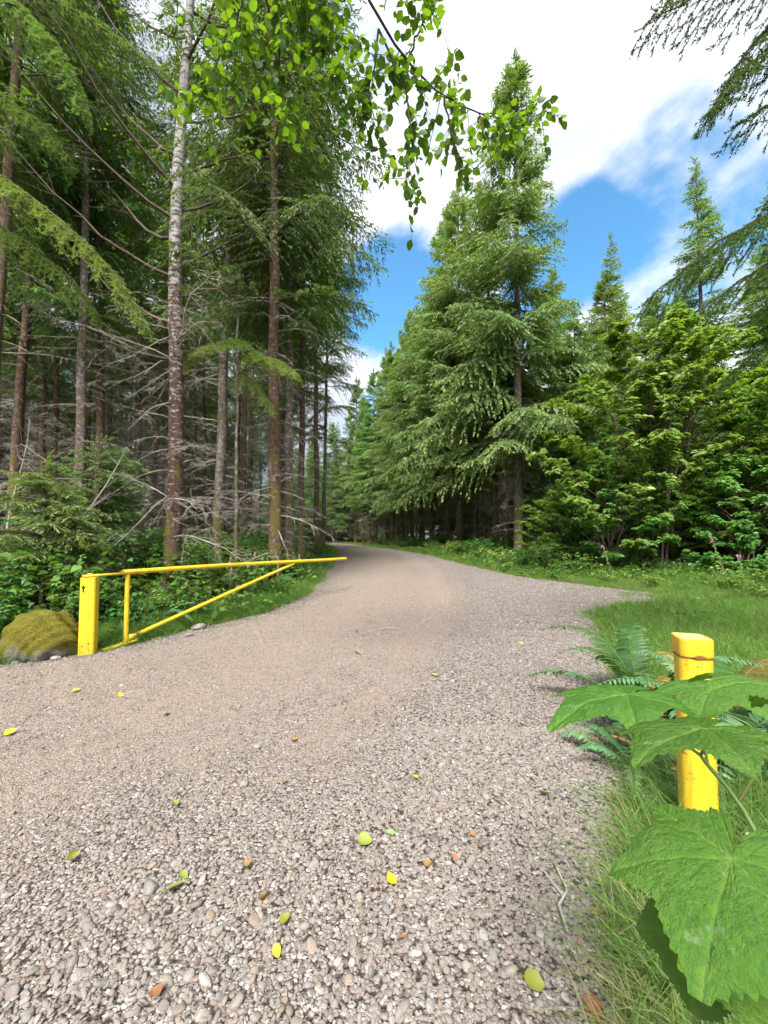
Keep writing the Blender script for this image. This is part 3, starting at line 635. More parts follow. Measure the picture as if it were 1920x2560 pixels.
def deads_mesh(seed, z0, z1, n, mat='dead', lmul=1.0):
    rg = rng_(seed); mb = MB()
    for i in range(n):
        f = rg.random(); z = z0+(z1-z0)*f; pk = DEAD[rg.integers(1, 6+int(2*f))]
        mb.put(pk, rotm(rg.uniform(0, 6.28), rg.normal(-.12, .16), rg.uniform(-.6, .6)), (0, 0, z), rg.uniform(.6, 1.1)*lmul)
    return mb.mesh('dead_branches', M[mat])
KIND = {}
LEFTZ = [(-.75, 'at the left picture edge'), (-.56, 'left of the white-barked alder'), (-.42, 'just right of the white-barked alder'), (-.29, 'left of the mossy red-brown trunk'), (-.15, 'right of the mossy red-brown trunk'), (9, 'beside the road on the left')]
RIGHTZ = [(-.05, 'round the road bend'), (.12, 'near the bend on the right'), (.30, 'left of the tallest spruce'), (.55, 'right of the tallest spruce'), (9, 'behind the leafy bushes at right')]
ZSEEN = {}
def zoned(items, what, far, zones, maxn=4):
    """gives each thing a label by its place among landmarks, nearest first"""
    per = {}
    for o in items:
        q = o.location.x/o.location.y; z = next(t for lim, t in zones if q < lim); per.setdefault(z, []).append(o)
    for z, l in per.items():
        l.sort(key=lambda o: o.location.y)
        for i, o in enumerate(l):
            o['label'] = ('%s %s %s' % (('nearest', 'second nearest', 'third nearest', 'fourth nearest')[i], what, z)) if i < maxn else '%s %s' % (far, z)
            o['group'] = what+' '+z
def conifer_kind(key, seed, H, hb, Rmax, fam, mat, r0, bark, dead=None, ddens=0, **kw):
    KIND[key] = dict(H=H, trunk=trunk_mesh(seed, H, r0, bark), crown=crown_mesh(seed+1, H, hb, Rmax, fam, mat, **kw), dead=deads_mesh(seed+2, dead[0], dead[1], ddens) if dead else None)
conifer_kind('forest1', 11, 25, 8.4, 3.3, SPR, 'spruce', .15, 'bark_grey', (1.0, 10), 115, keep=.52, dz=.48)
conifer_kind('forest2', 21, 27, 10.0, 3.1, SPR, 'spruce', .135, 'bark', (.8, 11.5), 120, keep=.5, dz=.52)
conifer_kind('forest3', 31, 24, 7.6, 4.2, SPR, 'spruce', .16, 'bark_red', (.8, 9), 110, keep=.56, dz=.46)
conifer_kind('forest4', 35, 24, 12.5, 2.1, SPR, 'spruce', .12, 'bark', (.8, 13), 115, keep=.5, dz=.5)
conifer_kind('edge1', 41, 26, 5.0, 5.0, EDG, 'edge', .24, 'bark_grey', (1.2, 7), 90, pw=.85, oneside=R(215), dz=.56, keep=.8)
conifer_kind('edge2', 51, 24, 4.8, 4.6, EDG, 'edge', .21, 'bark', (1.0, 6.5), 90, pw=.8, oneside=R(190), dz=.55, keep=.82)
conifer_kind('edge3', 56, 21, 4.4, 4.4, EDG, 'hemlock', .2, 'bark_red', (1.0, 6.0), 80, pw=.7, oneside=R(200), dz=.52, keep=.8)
conifer_kind('hemlock1', 61, 22, 2.0, 4.6, HEM, 'hemlock', .22, 'bark', None, pw=.75, dz=.60)
conifer_kind('hemlock2', 71, 25, 3.0, 3.6, HEM, 'edge', .2, 'bark_grey', None, pw=.85, dz=.60)
def plant_conifer(key, x, y, rz, sc_, label, group=None, name='conifer_tree', dead=True, dead_parts=0, seed=0):
    k = KIND[key]; t = thing(name, label, 'tree', (x, y, float(gz(x, y))-.03), rz, group, (sc_, sc_, sc_*(1+.06*math.sin(x*5+y*3)))); t.rotation_euler = (.018*math.sin(x*9.1), .018*math.cos(y*7.3), rz)
    obj('trunk', k['trunk'], t); obj('crown', k['crown'], t)
    if dead_parts:
        rg = rng_(seed)
        for i in range(dead_parts):
            f = rg.random(); z = .9+7.5*f/sc_; j = rg.integers(0, (7 if f > .4 else 6) if x < -4 else 4)
            obj('dead_branch', DEADM[j], t, (0, 0, z), Euler((rg.uniform(-.5, .5), rg.normal(.1, .2), rg.uniform(0, 6.28)), 'XYZ'), rg.uniform(.7, 1.15))
    elif dead and k['dead'] is not None: tag(obj('dead_branches', k['dead'], t), kind='stuff')
    return t

# ---------------------------------------------------------------- trees on the left of the road
pc = plant_conifer
pc('forest1', -5.0, 12.0, .4, 1.0, 'slim conifer with grey upper bark just right of the white-barked alder', dead_parts=42, seed=1)
pc('forest3', -2.85, 10.5, 2.2, 1.05, 'large mossy red-brown conifer standing behind the end of the yellow gate arm', dead_parts=50, seed=2)
pc('forest1', -3.05, 12.9, 4.0, .95, 'conifer close behind the mossy red-brown trunk at the gate arm', dead_parts=34, seed=3)
pc('forest2', -3.15, 15.2, 1.0, .95, 'thin conifer third along the left edge of the road', dead_parts=36, seed=4)
pc('forest2', -3.35, 20.0, 5.1, 1.0, 'bare-trunked conifer on the left road edge next to the sky gap', dead_parts=30, seed=5)
pc('forest1', -4.1, 27.0, 3.0, .95, 'last conifer on the left before the road bends away')
pc('forest1', -8.4, 11.0, 1.3, .9, 'dark conifer left of the alder, behind the drooping bright branch', dead_parts=30, seed=6)
pc('forest2', -9.4, 13.2, 0.2, 1.0, 'tall thin dark conifer second to the left of the alder', dead_parts=30, seed=7)
pc('forest3', -11.6, 12.4, 2.9, 1.0, 'dark conifer at the far left edge of the picture', dead_parts=24, seed=8)
pc('forest2', -9.1, 9.0, 4.4, 1.02, 'pale-trunked conifer at the left edge rising out of the picture', dead_parts=20, seed=9)
rg = rng_(77); placed = [(-5, 12), (-2.85, 10.5), (-3.05, 12.9), (-3.15, 15.2), (-3.35, 20), (-4.1, 27), (-8.4, 11), (-9.4, 13.2), (-11.6, 12.4), (-9.1, 9), (-4.55, 8.5)]
cnt = 0
for _ in range(6000):
    y = rg.uniform(12, 58); x = rg.uniform(-1.15*y-3, -3.5)
    if x > LE(y)-1.6-(.05*y) or x < -40: continue
    if min((x-a)**2+(y-b)**2 for a, b in placed) < (2.3+.02*y)**2: continue
    placed.append((x, y)); cnt += 1
    pc(['forest1', 'forest4', 'forest4', 'forest2', 'forest4'][rg.integers(5)], x, y, rg.uniform(0, 6.28), rg.uniform(.82, 1.08), 'dark crowded conifer deep in the forest left of the road', 'conifers in the dark forest on the left')
    if cnt >= 84: break
# ---------------------------------------------------------------- trees on the right of the road
pc('edge1', 6.9, 20.5, 0.0, .985, 'tallest spruce right of the road with pale grey trunk showing mid-crown', name='spruce_tree')
row = [(6.64, 23.75, 'spruce just behind the tallest one, its trunk left of it'), (5.0, 26.3, 'second red-brown trunk to the left of the tallest spruce'), (3.7, 31, 'spruce on the right road edge where the trunks turn dark'), (2.6, 37.4, 'spruce halfway along the right road edge'), (1.0, 44, 'spruce near the bend on the right road edge'),
       (-1.0, 50, 'spruce at the start of the bend, right of the road'), (-2.9, 56, 'spruce in the bend with low light-green boughs'), (-5.6, 63, 'far spruce facing the camera in the road bend'), (-9, 70, 'second far spruce across the end of the road'), (-13, 77, 'farthest visible spruce closing off the road')]
row += [(4.5, 28.6, 'spruce between the second and third trunks of the right row'), (3.2, 34.2, 'spruce in the middle of the right row, light green boughs low'), (1.9, 40.6, 'spruce past the middle of the right row'), (.1, 47.2, 'spruce in the right row just before the bend'), (-1.9, 53.2, 'spruce in the inner curve of the bend'), (-4.2, 59.6, 'spruce deep in the bend with drooping boughs')]
for i, (x, y, lb) in enumerate(row):
    pc(['edge2', 'edge1', 'edge3'][i % 3], x, y, R(37*i), (1.0, .95, 1.08, .95, .93, 1.02, .85, .85, .95, .85, .9, 1.0, .88, .95, .9, 1.0)[i], lb, name='spruce_tree')
placed = [(6.9, 20.5)]+[(a, b) for a, b, _ in row]; cnt = 0
for _ in range(5000):
    y = rg.uniform(19, 78); x = rg.uniform(-16, .95*y+6)
    if x < RE(y)+3.0+.05*max(0, y-40) or x > 34: continue
    if min((x-a)**2+(y-b)**2 for a, b in placed) < 2.6**2: continue
    if y < 25 and x < 10: continue
    if x > 9.5 and y < 34 and x > .42*y: continue
    placed.append((x, y)); cnt += 1
    pc(['edge2', 'forest1', 'edge3', 'edge1'][rg.integers(4)], x, y, rg.uniform(0, 6.28), rg.uniform(.66, .88), 'dark spruce standing behind the front row right of the road', 'spruces behind the right-hand front row', name='spruce_tree')
    if cnt >= 72: break
pc('hemlock1', 12.2, 17.2, .7, .56, 'pale green drooping hemlock behind the broad leafy bush', name='hemlock_tree')
pc('hemlock1', 16.5, 15.0, 2.7, .82, 'pale green hemlock at the right edge behind the bush', name='hemlock_tree')
pc('hemlock1', 9.3, 19.0, 4.1, .55, 'young hemlock filling the gap between tallest spruce and leafy bush', name='hemlock_tree')
pc('hemlock2', 19.6, 24.0, 1.9, .98, 'slender spired conifer against the sky upper right', name='conifer_tree')
pc('hemlock2', 17.8, 31.5, 3.3, .95, 'narrow spire right of the tallest spruce under the deep blue patch', name='conifer_tree')
pc('hemlock1', 8.6, 15.6, 5.2, .27, 'small hemlock with low boughs right of the big trunk base', name='hemlock_tree')
pc('hemlock1', 10.4, 19.8, 1.0, .60, 'rounded hemlock top behind the bush, nearest the tallest spruce', name='hemlock_tree')
pc('hemlock1', 14.6, 19.2, 3.6, .62, 'hemlock rising behind the middle of the leafy bushes', name='hemlock_tree')
pc('hemlock1', 17.6, 18.0, 5.0, .70, 'hemlock between the leafy bush and the spired conifer', name='hemlock_tree')
pc('edge3', 13.0, 22.5, 2.2, .74, 'bushy conifer in the second row behind the leafy bushes', name='conifer_tree')
pc('edge3', 16.5, 24.5, 2.9, .80, 'bushy conifer just left of the spired one', name='conifer_tree')
pc('hemlock1', 20.5, 19.0, 5.5, .8, 'hemlock partly cut by the right picture edge', name='hemlock_tree')

def distant_wood():
    rg = rng_(9); P = []
    while len(P) < 150:
        y = rg.uniform(-10, 150); x = rg.uniform(-95, 95)
        if x < 0 and (x > -42 or y < 0) and y < 62: continue
        if x >= 0 and x < 36 and y < 82: continue
        if x > 0 and y < 4: continue
        if RE(min(y, 95))+9 > x > LE(min(y, 95))-7 and y < 100: continue
        P.append((x, y, float(gz(x, y))-.5))
    for x in np.arange(-34, -6, 2.6): P.append((x+rg.normal(0, .5), 62+rg.normal(0, 2)+abs(x)*.1, .9))
    for x in np.arange(-16, 6, 2.4): P.append((x+rg.normal(0, .5), 92+rg.normal(0, 3), 1.2))
    for x in np.arange(9, 40, 2.3): P.append((x+rg.normal(0, .5), 40+rg.normal(0, 3)+.2*x, .8))
    for x in np.arange(4, 34, 2.3): P.append((x+rg.normal(0, .5), 60+rg.normal(0, 3), .9))
    for x in np.arange(22, 44, 2.4): P.append((x+rg.normal(0, .5), 24+rg.normal(0, 3), .6))
    for x in np.arange(-34, -14, 2.4): P.append((x+rg.normal(0, .5), 40+rg.normal(0, 3), 1.2))
    for x in np.arange(-44, -16, 1.9): P.append((x+rg.normal(0, .5), 47+rg.normal(0, 2), 1.1))
    for yy in np.arange(10, 46, 2.2): P.append((-31+rg.normal(0, 1)-.1*yy, yy, .9))
    n0 = len(P)
    for x in np.arange(7, 22, 1.7): P.append((x+rg.normal(0, .3), 47+rg.normal(0, 1.5)-.4*x, .8))
    for yy in (83, 87, 98):
        for x in np.arange(-19, 4, 1.9): P.append((x+rg.normal(0, .4), yy+rg.normal(0, 1), .9))
    for x in np.arange(-40, -22, 2.0): P.append((x+rg.normal(0, .4), 70+rg.normal(0, 2), .9))
    n = len(P); s = rg.uniform(.8, 1.15, n)
    s[150:] *= .75
    scatter('distant_wood', P, np.stack([np.zeros(n), np.zeros(n), rg.uniform(0, 6.28, n)], 1), np.stack([s, s, s], 1), np.where(np.arange(n) >= n0, 1, rg.integers(0, 2, n)),
            [KIND['hemlock2']['crown'], KIND['low']['crown']], 'dense dark conifer wood far behind the roadside trees', 'wood')
conifer_kind('low', 81, 22, .4, 4.2, SPR, 'spruce', .2, 'bark', None, pw=.7, dz=.55, keep=.62)
distant_wood()
# ---------------------------------------------------------------- the white-barked alder by the gate
def alder_tree():
    t = thing('alder_tree', 'alder with mottled white bark and mossy brown base beside the gate', 'tree', (-4.55, 8.5, float(gz(-4.55, 8.5))-.05))
    rg = rng_(3); H = 18.0
    z = np.concatenate([[-.2, 0, .2, .5, 1.0], np.linspace(1.5, H, 34)]); f = np.clip(z/H, 0, 1)
    r = .165*(1-f)**.55*(1+.35*np.exp(-np.maximum(z, 0)/.35))+.008
    p = np.stack([.06*np.sin(z*.55)+.008*z, .05*np.cos(z*.4), z], 1)
    mb = MB(); tube(mb, p, r, 18, 0, 0, False, rfun=lambda k, m, th: 1+rg.normal(0, .05, (k, m))+.05*np.sin(2*th)[None]); obj('trunk', mb.mesh('trunk', M['alder_bark'], True), t)
    LP, LD = [], []
    spec = [(5.2, 175, 2.2, .3), (6.0, 160, 3.4, .75), (6.6, 20, 1.6, .6), (7.0, 200, 3.6, .8), (7.3, 10, 2.4, 1.0), (7.9, 150, 4.2, .9), (8.3, 190, 3.6, .8), (8.5, 30, 2.6, 1.1), (9.0, 215, 3.5, .9), (9.4, 5, 2.4, .35), (9.8, 170, 3.4, 1.2), (10.6, 40, 2.4, 1.0), (11.2, 190, 3.0, 1.1), (12, 330, 2.6, .9), (12.6, 150, 2.6, 1.0), (13.3, 60, 2.3, 1.0), (14, 250, 2.2, 1.1), (15, 100, 2, 1.2), (15.6, 300, 1.8, 1.2)]
    for zz, az, L, up in spec:
        a = R(az+rg.normal(0, 8)); s = np.linspace(0, 1, 8); d = np.array([math.cos(a), math.sin(a)])
        c = np.stack([d[0]*L*s, d[1]*L*s, up*L*(s**1.35)], 1)+rg.normal(0, .02, (8, 3))*L*s[:, None]+np.array([np.interp(zz, z, p[:, 0]), np.interp(zz, z, p[:, 1]), zz])
        mb = MB(); tube(mb, c, np.linspace(.022*L**.5, .004, 8), 5, 0, 0, False)
        for k in range(9):
            u = rg.uniform(.2, 1); q = np.array([np.interp(u, s, c[:, j]) for j in range(3)]); dd = nrm(np.array([d[0], d[1], .4])+rg.normal(0, .55, 3)); l = L*rg.uniform(.15, .35)
            e = q+dd*l; strip(mb, [q, q+dd*l*.5+rg.normal(0, .02, 3), e], .006)
            if zz > 9.3:
                for w in range(9): LP.append(q+(e-q)*rg.uniform(.3, 1.1)+rg.normal(0, .05, 3)); LD.append(nrm(dd+rg.normal(0, .7, 3)))
        obj('branch', mb.mesh('branch', M['twig']), t)
    n = len(LP); L = rg.uniform(.05, .09, n); mb = MB(); leaves(mb, LP, LD, rg.normal(0, .5, (n, 3))+np.array([0, 0, 1]), L, L*.72, t=rg.random(n)); tag(obj('foliage', mb.mesh('foliage', M['alder_leaf']), t), kind='stuff')
    for i in range(34):
        ff = rg.random(); obj('dead_branch', DEADM[rg.integers(1, 8)], t, (0, 0, 1.2+5.5*ff), Euler((rg.uniform(-.5, .5), rg.normal(.05, .25), rg.uniform(0, 6.28)), 'XYZ'), rg.uniform(.6, 1.05))
alder_tree()
# ---------------------------------------------------------------- broad-leaved bushes at the forest edge on the right
def leafy_bush(seed, H, Rx, nspray, ll, mat, nst=7, base_u=.15):
    rg = rng_(seed); st, fo = MB(), MB(); LP, LD, LN, LT = [], [], [], []
    for i in range(nst):
        a = rg.uniform(0, 6.28); e = np.array([math.cos(a)*Rx*.45, math.sin(a)*Rx*.45, H*rg.uniform(.65, .95)]); s = np.linspace(0, 1, 7)[:, None]; b = np.array([*rg.normal(0, .25, 2), -.1])
        tube(st, b+(e-b)*np.concatenate([s**1.2, s**1.2, s], 1)+rg.normal(0, .05, (7, 3)), np.linspace(.05, .012, 7), 5, 0, 0, False)
    for i in range(nspray):
        f = base_u+(1-base_u)*((i+rg.random())/nspray)**.8; w = Rx*(1.0*(1-((f-.42)/.64)**2) if f > .42 else .70+.30*f/.42); a = rg.uniform(0, 6.28); rr = max(.25, w*rg.uniform(.62, 1.12)*(1+.16*math.sin(3*a+seed)))
        tip = np.array([math.cos(a)*rr, math.sin(a)*rr, H*f]); inn = np.array([math.cos(a)*rr*.18, math.sin(a)*rr*.18, max(.1, H*f-.55*rr)]); s = np.linspace(0, 1, 6)[:, None]
        c = inn+(tip-inn)*np.concatenate([s, s, s**.7], 1); tube(st, c, np.linspace(.02, .005, 6), 4, 0, 0, False); od = nrm(np.array([math.cos(a), math.sin(a), .15])); sd = np.array([-math.sin(a), math.cos(a), 0])
        for k in range(17):
            u = rg.uniform(.38, 1.03); p = inn+(tip-inn)*np.array([u, u, u**.7]); sg = rg.choice([-1, 1]); l = rg.uniform(.25, .62)*(1.15-.5*u); d = nrm(od*rg.uniform(.4, 1)+sd*sg*rg.uniform(.4, 1)+np.array([0, 0, rg.normal(.08, .18)])); e = p+d*l
            strip(st, [p, (p+e)/2+np.array([0, 0, .03]), e], .005); m = rg.integers(9, 15); v = rg.uniform(.15, 1.08, m)[:, None]; pr = np.cross(d, [0, 0, 1.0]); ls = rg.choice([-1, 1], (m, 1))
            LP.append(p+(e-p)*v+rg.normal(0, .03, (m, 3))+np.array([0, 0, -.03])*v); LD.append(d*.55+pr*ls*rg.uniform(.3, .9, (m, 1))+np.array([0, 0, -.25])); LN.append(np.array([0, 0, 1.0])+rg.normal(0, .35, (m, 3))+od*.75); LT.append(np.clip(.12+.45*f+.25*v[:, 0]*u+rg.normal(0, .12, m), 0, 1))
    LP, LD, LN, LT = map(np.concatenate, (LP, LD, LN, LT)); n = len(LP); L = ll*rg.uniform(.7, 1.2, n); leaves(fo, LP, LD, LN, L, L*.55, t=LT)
    return st.mesh('stems', M['twig']), fo.mesh('foliage', M[mat])
def bush(name, me, x, y, rz, s, label, group=None, cat='bush'):
    t = thing(name, label, cat, (x, y, float(gz(x, y))-.04), rz, group, s); obj('stems', me[0], t); tag(obj('foliage', me[1], t), kind='stuff'); return t
BB = leafy_bush(4, 8.4, 3.8, 105, .19, 'bush_leaf', base_u=.05); BB2 = leafy_bush(14, 5.2, 2.6, 62, .17, 'bush_leaf', base_u=.03)
bush('leafy_bush', BB, 9.9, 14.6, 0, 1.08, 'tall broad bush with bright yellow-green leaves at the forest edge')
bush('leafy_bush', BB, 14.0, 13.6, 2.0, .86, 'yellow-green bush cut by the right edge of the picture')
bush('leafy_bush', BB, 12.3, 15.8, 4.0, .9, 'leafy green bush filling the space between the two tall bushes')
bush('leafy_bush', BB2, 8.2, 14.7, 5.0, .8, 'leafy bush at the left foot of the tall broad bush')
bush('leafy_bush', BB2, 13.4, 12.6, 2.4, .75, 'low leafy bush below the right edge bush')
bush('leafy_bush', BB2, 11.6, 12.9, 1.0, .72, 'lower dark green bush in front of the tall broad one')
bush('leafy_bush', BB2, 7.4, 16.2, 3.0, .62, 'low bush beside the base of the tallest spruce')
# ---------------------------------------------------------------- undergrowth
SH = [shrub_parts(200+i, 1.0, .62, 16, .085, .62, 15) for i in range(3)]
SB = [shrub_parts(210+i, 1.0, .6, 13, .15, .85, 8, False, .1, 1.0) for i in range(2)]
SP = [shrub_parts(220+i, .7, .6, 14, .075, .6, 14, True, .2, 1.0, 'shrub_pale') for i in range(2)]
rg = rng_(31); n = 0
def safe_left(x, y): return x < LE(y)-.45
for _ in range(3000):
    y = rg.uniform(5.2, 24); x = LE(y)-rg.uniform(.55, 5.5)*(1 if y > 7.5 else .9)
    if x < -1.02*y-1.2: continue
    off = LE(y)-x; big = rg.random() < .35
    s = (.55+.32*min(off, 2.0))*rg.uniform(.75, 1.15)*(1.0 if y < 12 else .85)
    lb = 'big-leaved green shrub in the thicket behind the yellow gate' if big else 'small-leaved green shrub in the thicket behind the yellow gate'
    bush('shrub', (SB if big else SH)[rg.integers(2)], x, y, rg.uniform(0, 6.28), s, lb, 'big-leaved shrubs left of the road' if big else 'small-leaved shrubs left of the road', 'shrub'); n += 1
    if n >= 105: break
for k, (x, y, s, lb) in enumerate([(-6.3, 6.4, 1.35, 'dark leafy shrub behind the mossy boulder'), (-5.3, 6.9, 1.2, 'leafy shrub left of the yellow post, under the young spruce'), (-7.2, 7.4, 1.6, 'tall leafy shrub at the left picture edge'), (-4.9, 5.75, .5, 'low green plant between boulder and yellow post')]):
    bush('shrub', SH[k % 3], x, y, k*1.3, s, lb, None, 'shrub')
for k, (x, y, s) in enumerate([(-3.9, 6.3, .62), (-3.35, 7.0, .7), (-3.1, 7.9, .75), (-2.9, 8.6, .8), (-2.75, 9.2, .75), (-2.5, 10.0, .7), (-2.45, 9.05, .5), (-2.6, 10.9, .75), (-2.75, 12, .7), (-3.7, 7.7, .9), (-3.5, 8.7, .95), (-2.9, 13.2, .7)]):
    bush('shrub', (SB[k % 2], SP[k % 2])[k % 3 == 2], x, y, k*1.9, s, 'bright leafy shrub on the verge right behind the gate brace', 'bright shrubs right behind the gate', 'shrub')
n = 0
for _ in range(3000):
    y = rg.uniform(11.5, 46); off = rg.uniform(.5, 5.5); x = RE(y)+off
    if y < 16: x = RE(y)+rg.uniform(.6, 11); 
    if x > .98*y+1: continue
    if y < 13.2+.12*max(0, x-6) and x > 5.5 and rg.random() < .75: continue
    pale = rg.random() < (.45 if y < 17 else .25)
    s = rg.uniform(.6, 1.15)*(.75 if off < 1.2 else 1)
    lb = 'pale green low plant along the right forest edge' if pale else 'green leafy shrub along the right forest edge'
    bush('shrub', (SP if pale else SH)[rg.integers(2)], x, y, rg.uniform(0, 6.28), s, lb, 'pale low plants right of the road' if pale else 'green shrubs right of the road', 'shrub'); n += 1
    if n >= 95: break
for k, (x, y, s) in enumerate([(8.3, 8.9, .75), (9.2, 8.2, .8), (7.9, 7.6, .6), (9.6, 9.6, .9), (8.9, 10.3, .8), (7.3, 10.9, .6), (6.4, 11.6, .6), (10.4, 10.9, .9)]):
    bush('shrub', SP[k % 2], x, y, k*1.1, s, 'low yellow-green plant in the sunny grass at right', 'low plants in the sunny grass at right', 'shrub')
# ferns
FR = {k: [frond_mesh(300+i+j*10, mat=k, arch=.72+.12*i, up=.85+.08*i) for i in range(3)] for j, k in enumerate(('fern', 'fern_blue', 'fern_dry', 'fern_dead'))}
def fern(x, y, s, nf, label, mats=('fern',), seed=0, group=None, spread=(.6, 1.15)):
    rg = rng_(seed); t = thing('sword_fern', label, 'fern', (x, y, float(gz(x, y))), 0, group)
    for i in range(nf):
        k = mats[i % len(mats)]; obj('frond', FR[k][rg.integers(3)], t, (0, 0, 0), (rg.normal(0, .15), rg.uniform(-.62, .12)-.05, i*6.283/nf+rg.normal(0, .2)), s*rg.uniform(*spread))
    return t
fern(-5.75, 6.0, 1.05, 13, 'large sword fern at the left edge above the boulder', seed=1)
fern(-5.05, 6.1, .8, 10, 'sword fern with drooping fronds behind the boulder', ('fern', 'fern', 'fern_dry'), 2)
fern(-3.75, 6.6, .85, 12, 'sword fern behind the gate upright', ('fern', 'fern_blue'), 3)
fern(-4.5, 6.9, .75, 10, 'dark sword fern between yellow post and gate upright', seed=4)
fern(-2.6, 9.6, .8, 10, 'sword fern under the gate arm near its tip', seed=5)
fern(2.25, 2.70, .92, 14, 'blue-green sword fern right behind the near yellow post', ('fern_blue', 'fern_blue', 'fern'), 6)
fern(1.84, 2.78, .74, 11, 'yellowing sword fern left of the near yellow post', ('fern', 'fern_dry', 'fern_dry'), 7)
fern(2.55, 3.1, 1.1, 12, 'sword fern with brown-edged fronds right of the near yellow post', ('fern_dry', 'fern', 'fern_blue'), 8)
fern(2.15, 3.35, 1.15, 12, 'green sword fern standing straight behind the near yellow post', ('fern', 'fern_blue'), 9)
fern(1.62, 2.62, .66, 9, 'small green sword fern at the verge left of the near yellow post', ('fern', 'fern_blue'), 10)
for i, (x, y) in enumerate([(5.9, 15.8), (8.0, 13.9), (8.9, 13.5), (10.2, 12.9), (12.0, 12.4), (6.8, 17.3), (5.2, 19.0), (4.6, 21.6), (11.2, 12.2)]):
    fern(x, y, rg.uniform(.7, 1.0), 10, 'sword fern in the shade at the right forest edge', ('fern',), 20+i, 'ferns along the right forest edge')
for i, (x, y) in enumerate([(-6.6, 6.2), (-4.2, 8.0), (-5.6, 8.4), (-3.6, 9.2), (-7.4, 8.6), (-4.9, 10.2), (-3.9, 12.2)]):
    fern(x, y, rg.uniform(.7, 1.0), 10, 'sword fern half hidden in the left thicket', ('fern',), 40+i, 'ferns in the left thicket')
for nm, x, y, rz, lb in (('dead_fern_frond', 1.72, 2.62, 2.6, 'orange-brown dead fern frond on the verge left of the near post'), ('dead_fern_frond', -5.2, 5.75, .4, 'brown dead fern frond above the boulder')):
    tag(obj(nm, FR['fern_dead'][0], None, (x, y, float(gz(x, y))+.12), (.3, .1, rz), .42), lb, 'frond')
# young spruce, bare saplings
def young(key, x, y, s, rz, label):
    k = KIND[key]; t = thing('young_spruce', label, 'tree', (x, y, float(gz(x, y))), rz, None, s); obj('trunk', k['trunk'], t); obj('crown', k['crown'], t)
YS = {.8: [branch(400+k, .8, step=.055, hang=.35, droop=.3, up=.25, tl=.09, tw=.022, ts=.05) for k in range(3)], 1.4: [branch(410+k, 1.4, step=.06, hang=.5, droop=.42, up=.25, tl=.10, tw=.024, ts=.05) for k in range(2)]}
conifer_kind('sap', 91, 2.7, .75, 1.05, YS, 'edge', .03, 'bark_grey', None, pw=.55, dz=.16, per=4, low_up=0, top_up=.3)
young('sap', -5.95, 7.0, 1.0, .4, 'young drooping spruce behind the yellow post and boulder')
young('sap', -6.6, 9.2, 1.25, 2.1, 'taller young spruce half hidden behind the first')
def bare_stem(seed, x, y, H, lean, label, mat='dead_pale'):
    rg = rng_(seed); mb = MB(); s = np.linspace(0, 1, 9); c = np.stack([lean[0]*s+.05*np.sin(s*8+seed), lean[1]*s, H*s], 1); tube(mb, c, np.linspace(.028, .005, 9), 6, 0, 0, False)
    for i in range(10):
        u = rg.uniform(.3, 1); q = np.array([np.interp(u, s, c[:, j]) for j in range(3)]); d = nrm(np.array([*rg.normal(lean[0]*.3, 1, 2), .8])); l = H*rg.uniform(.12, .3); strip(mb, [q, q+d*l*.5+rg.normal(0, .02, 3), q+d*l], .006)
    tag(obj('bare_sapling', mb.mesh('bare_sapling', M[mat]), None, (x, y, float(gz(x, y))-.05)), label, 'sapling')
bare_stem(1, -7.6, 7.9, 3.6, (.5, 0), 'crooked grey bare sapling at the left edge')
bare_stem(2, -6.7, 7.6, 3.0, (1.6, .3), 'leaning grey bare stems above the young spruce')
bare_stem(3, 12.2, 11.8, 2.2, (-.6, 0), 'bare pale twiggy stem in the shade of the bush')

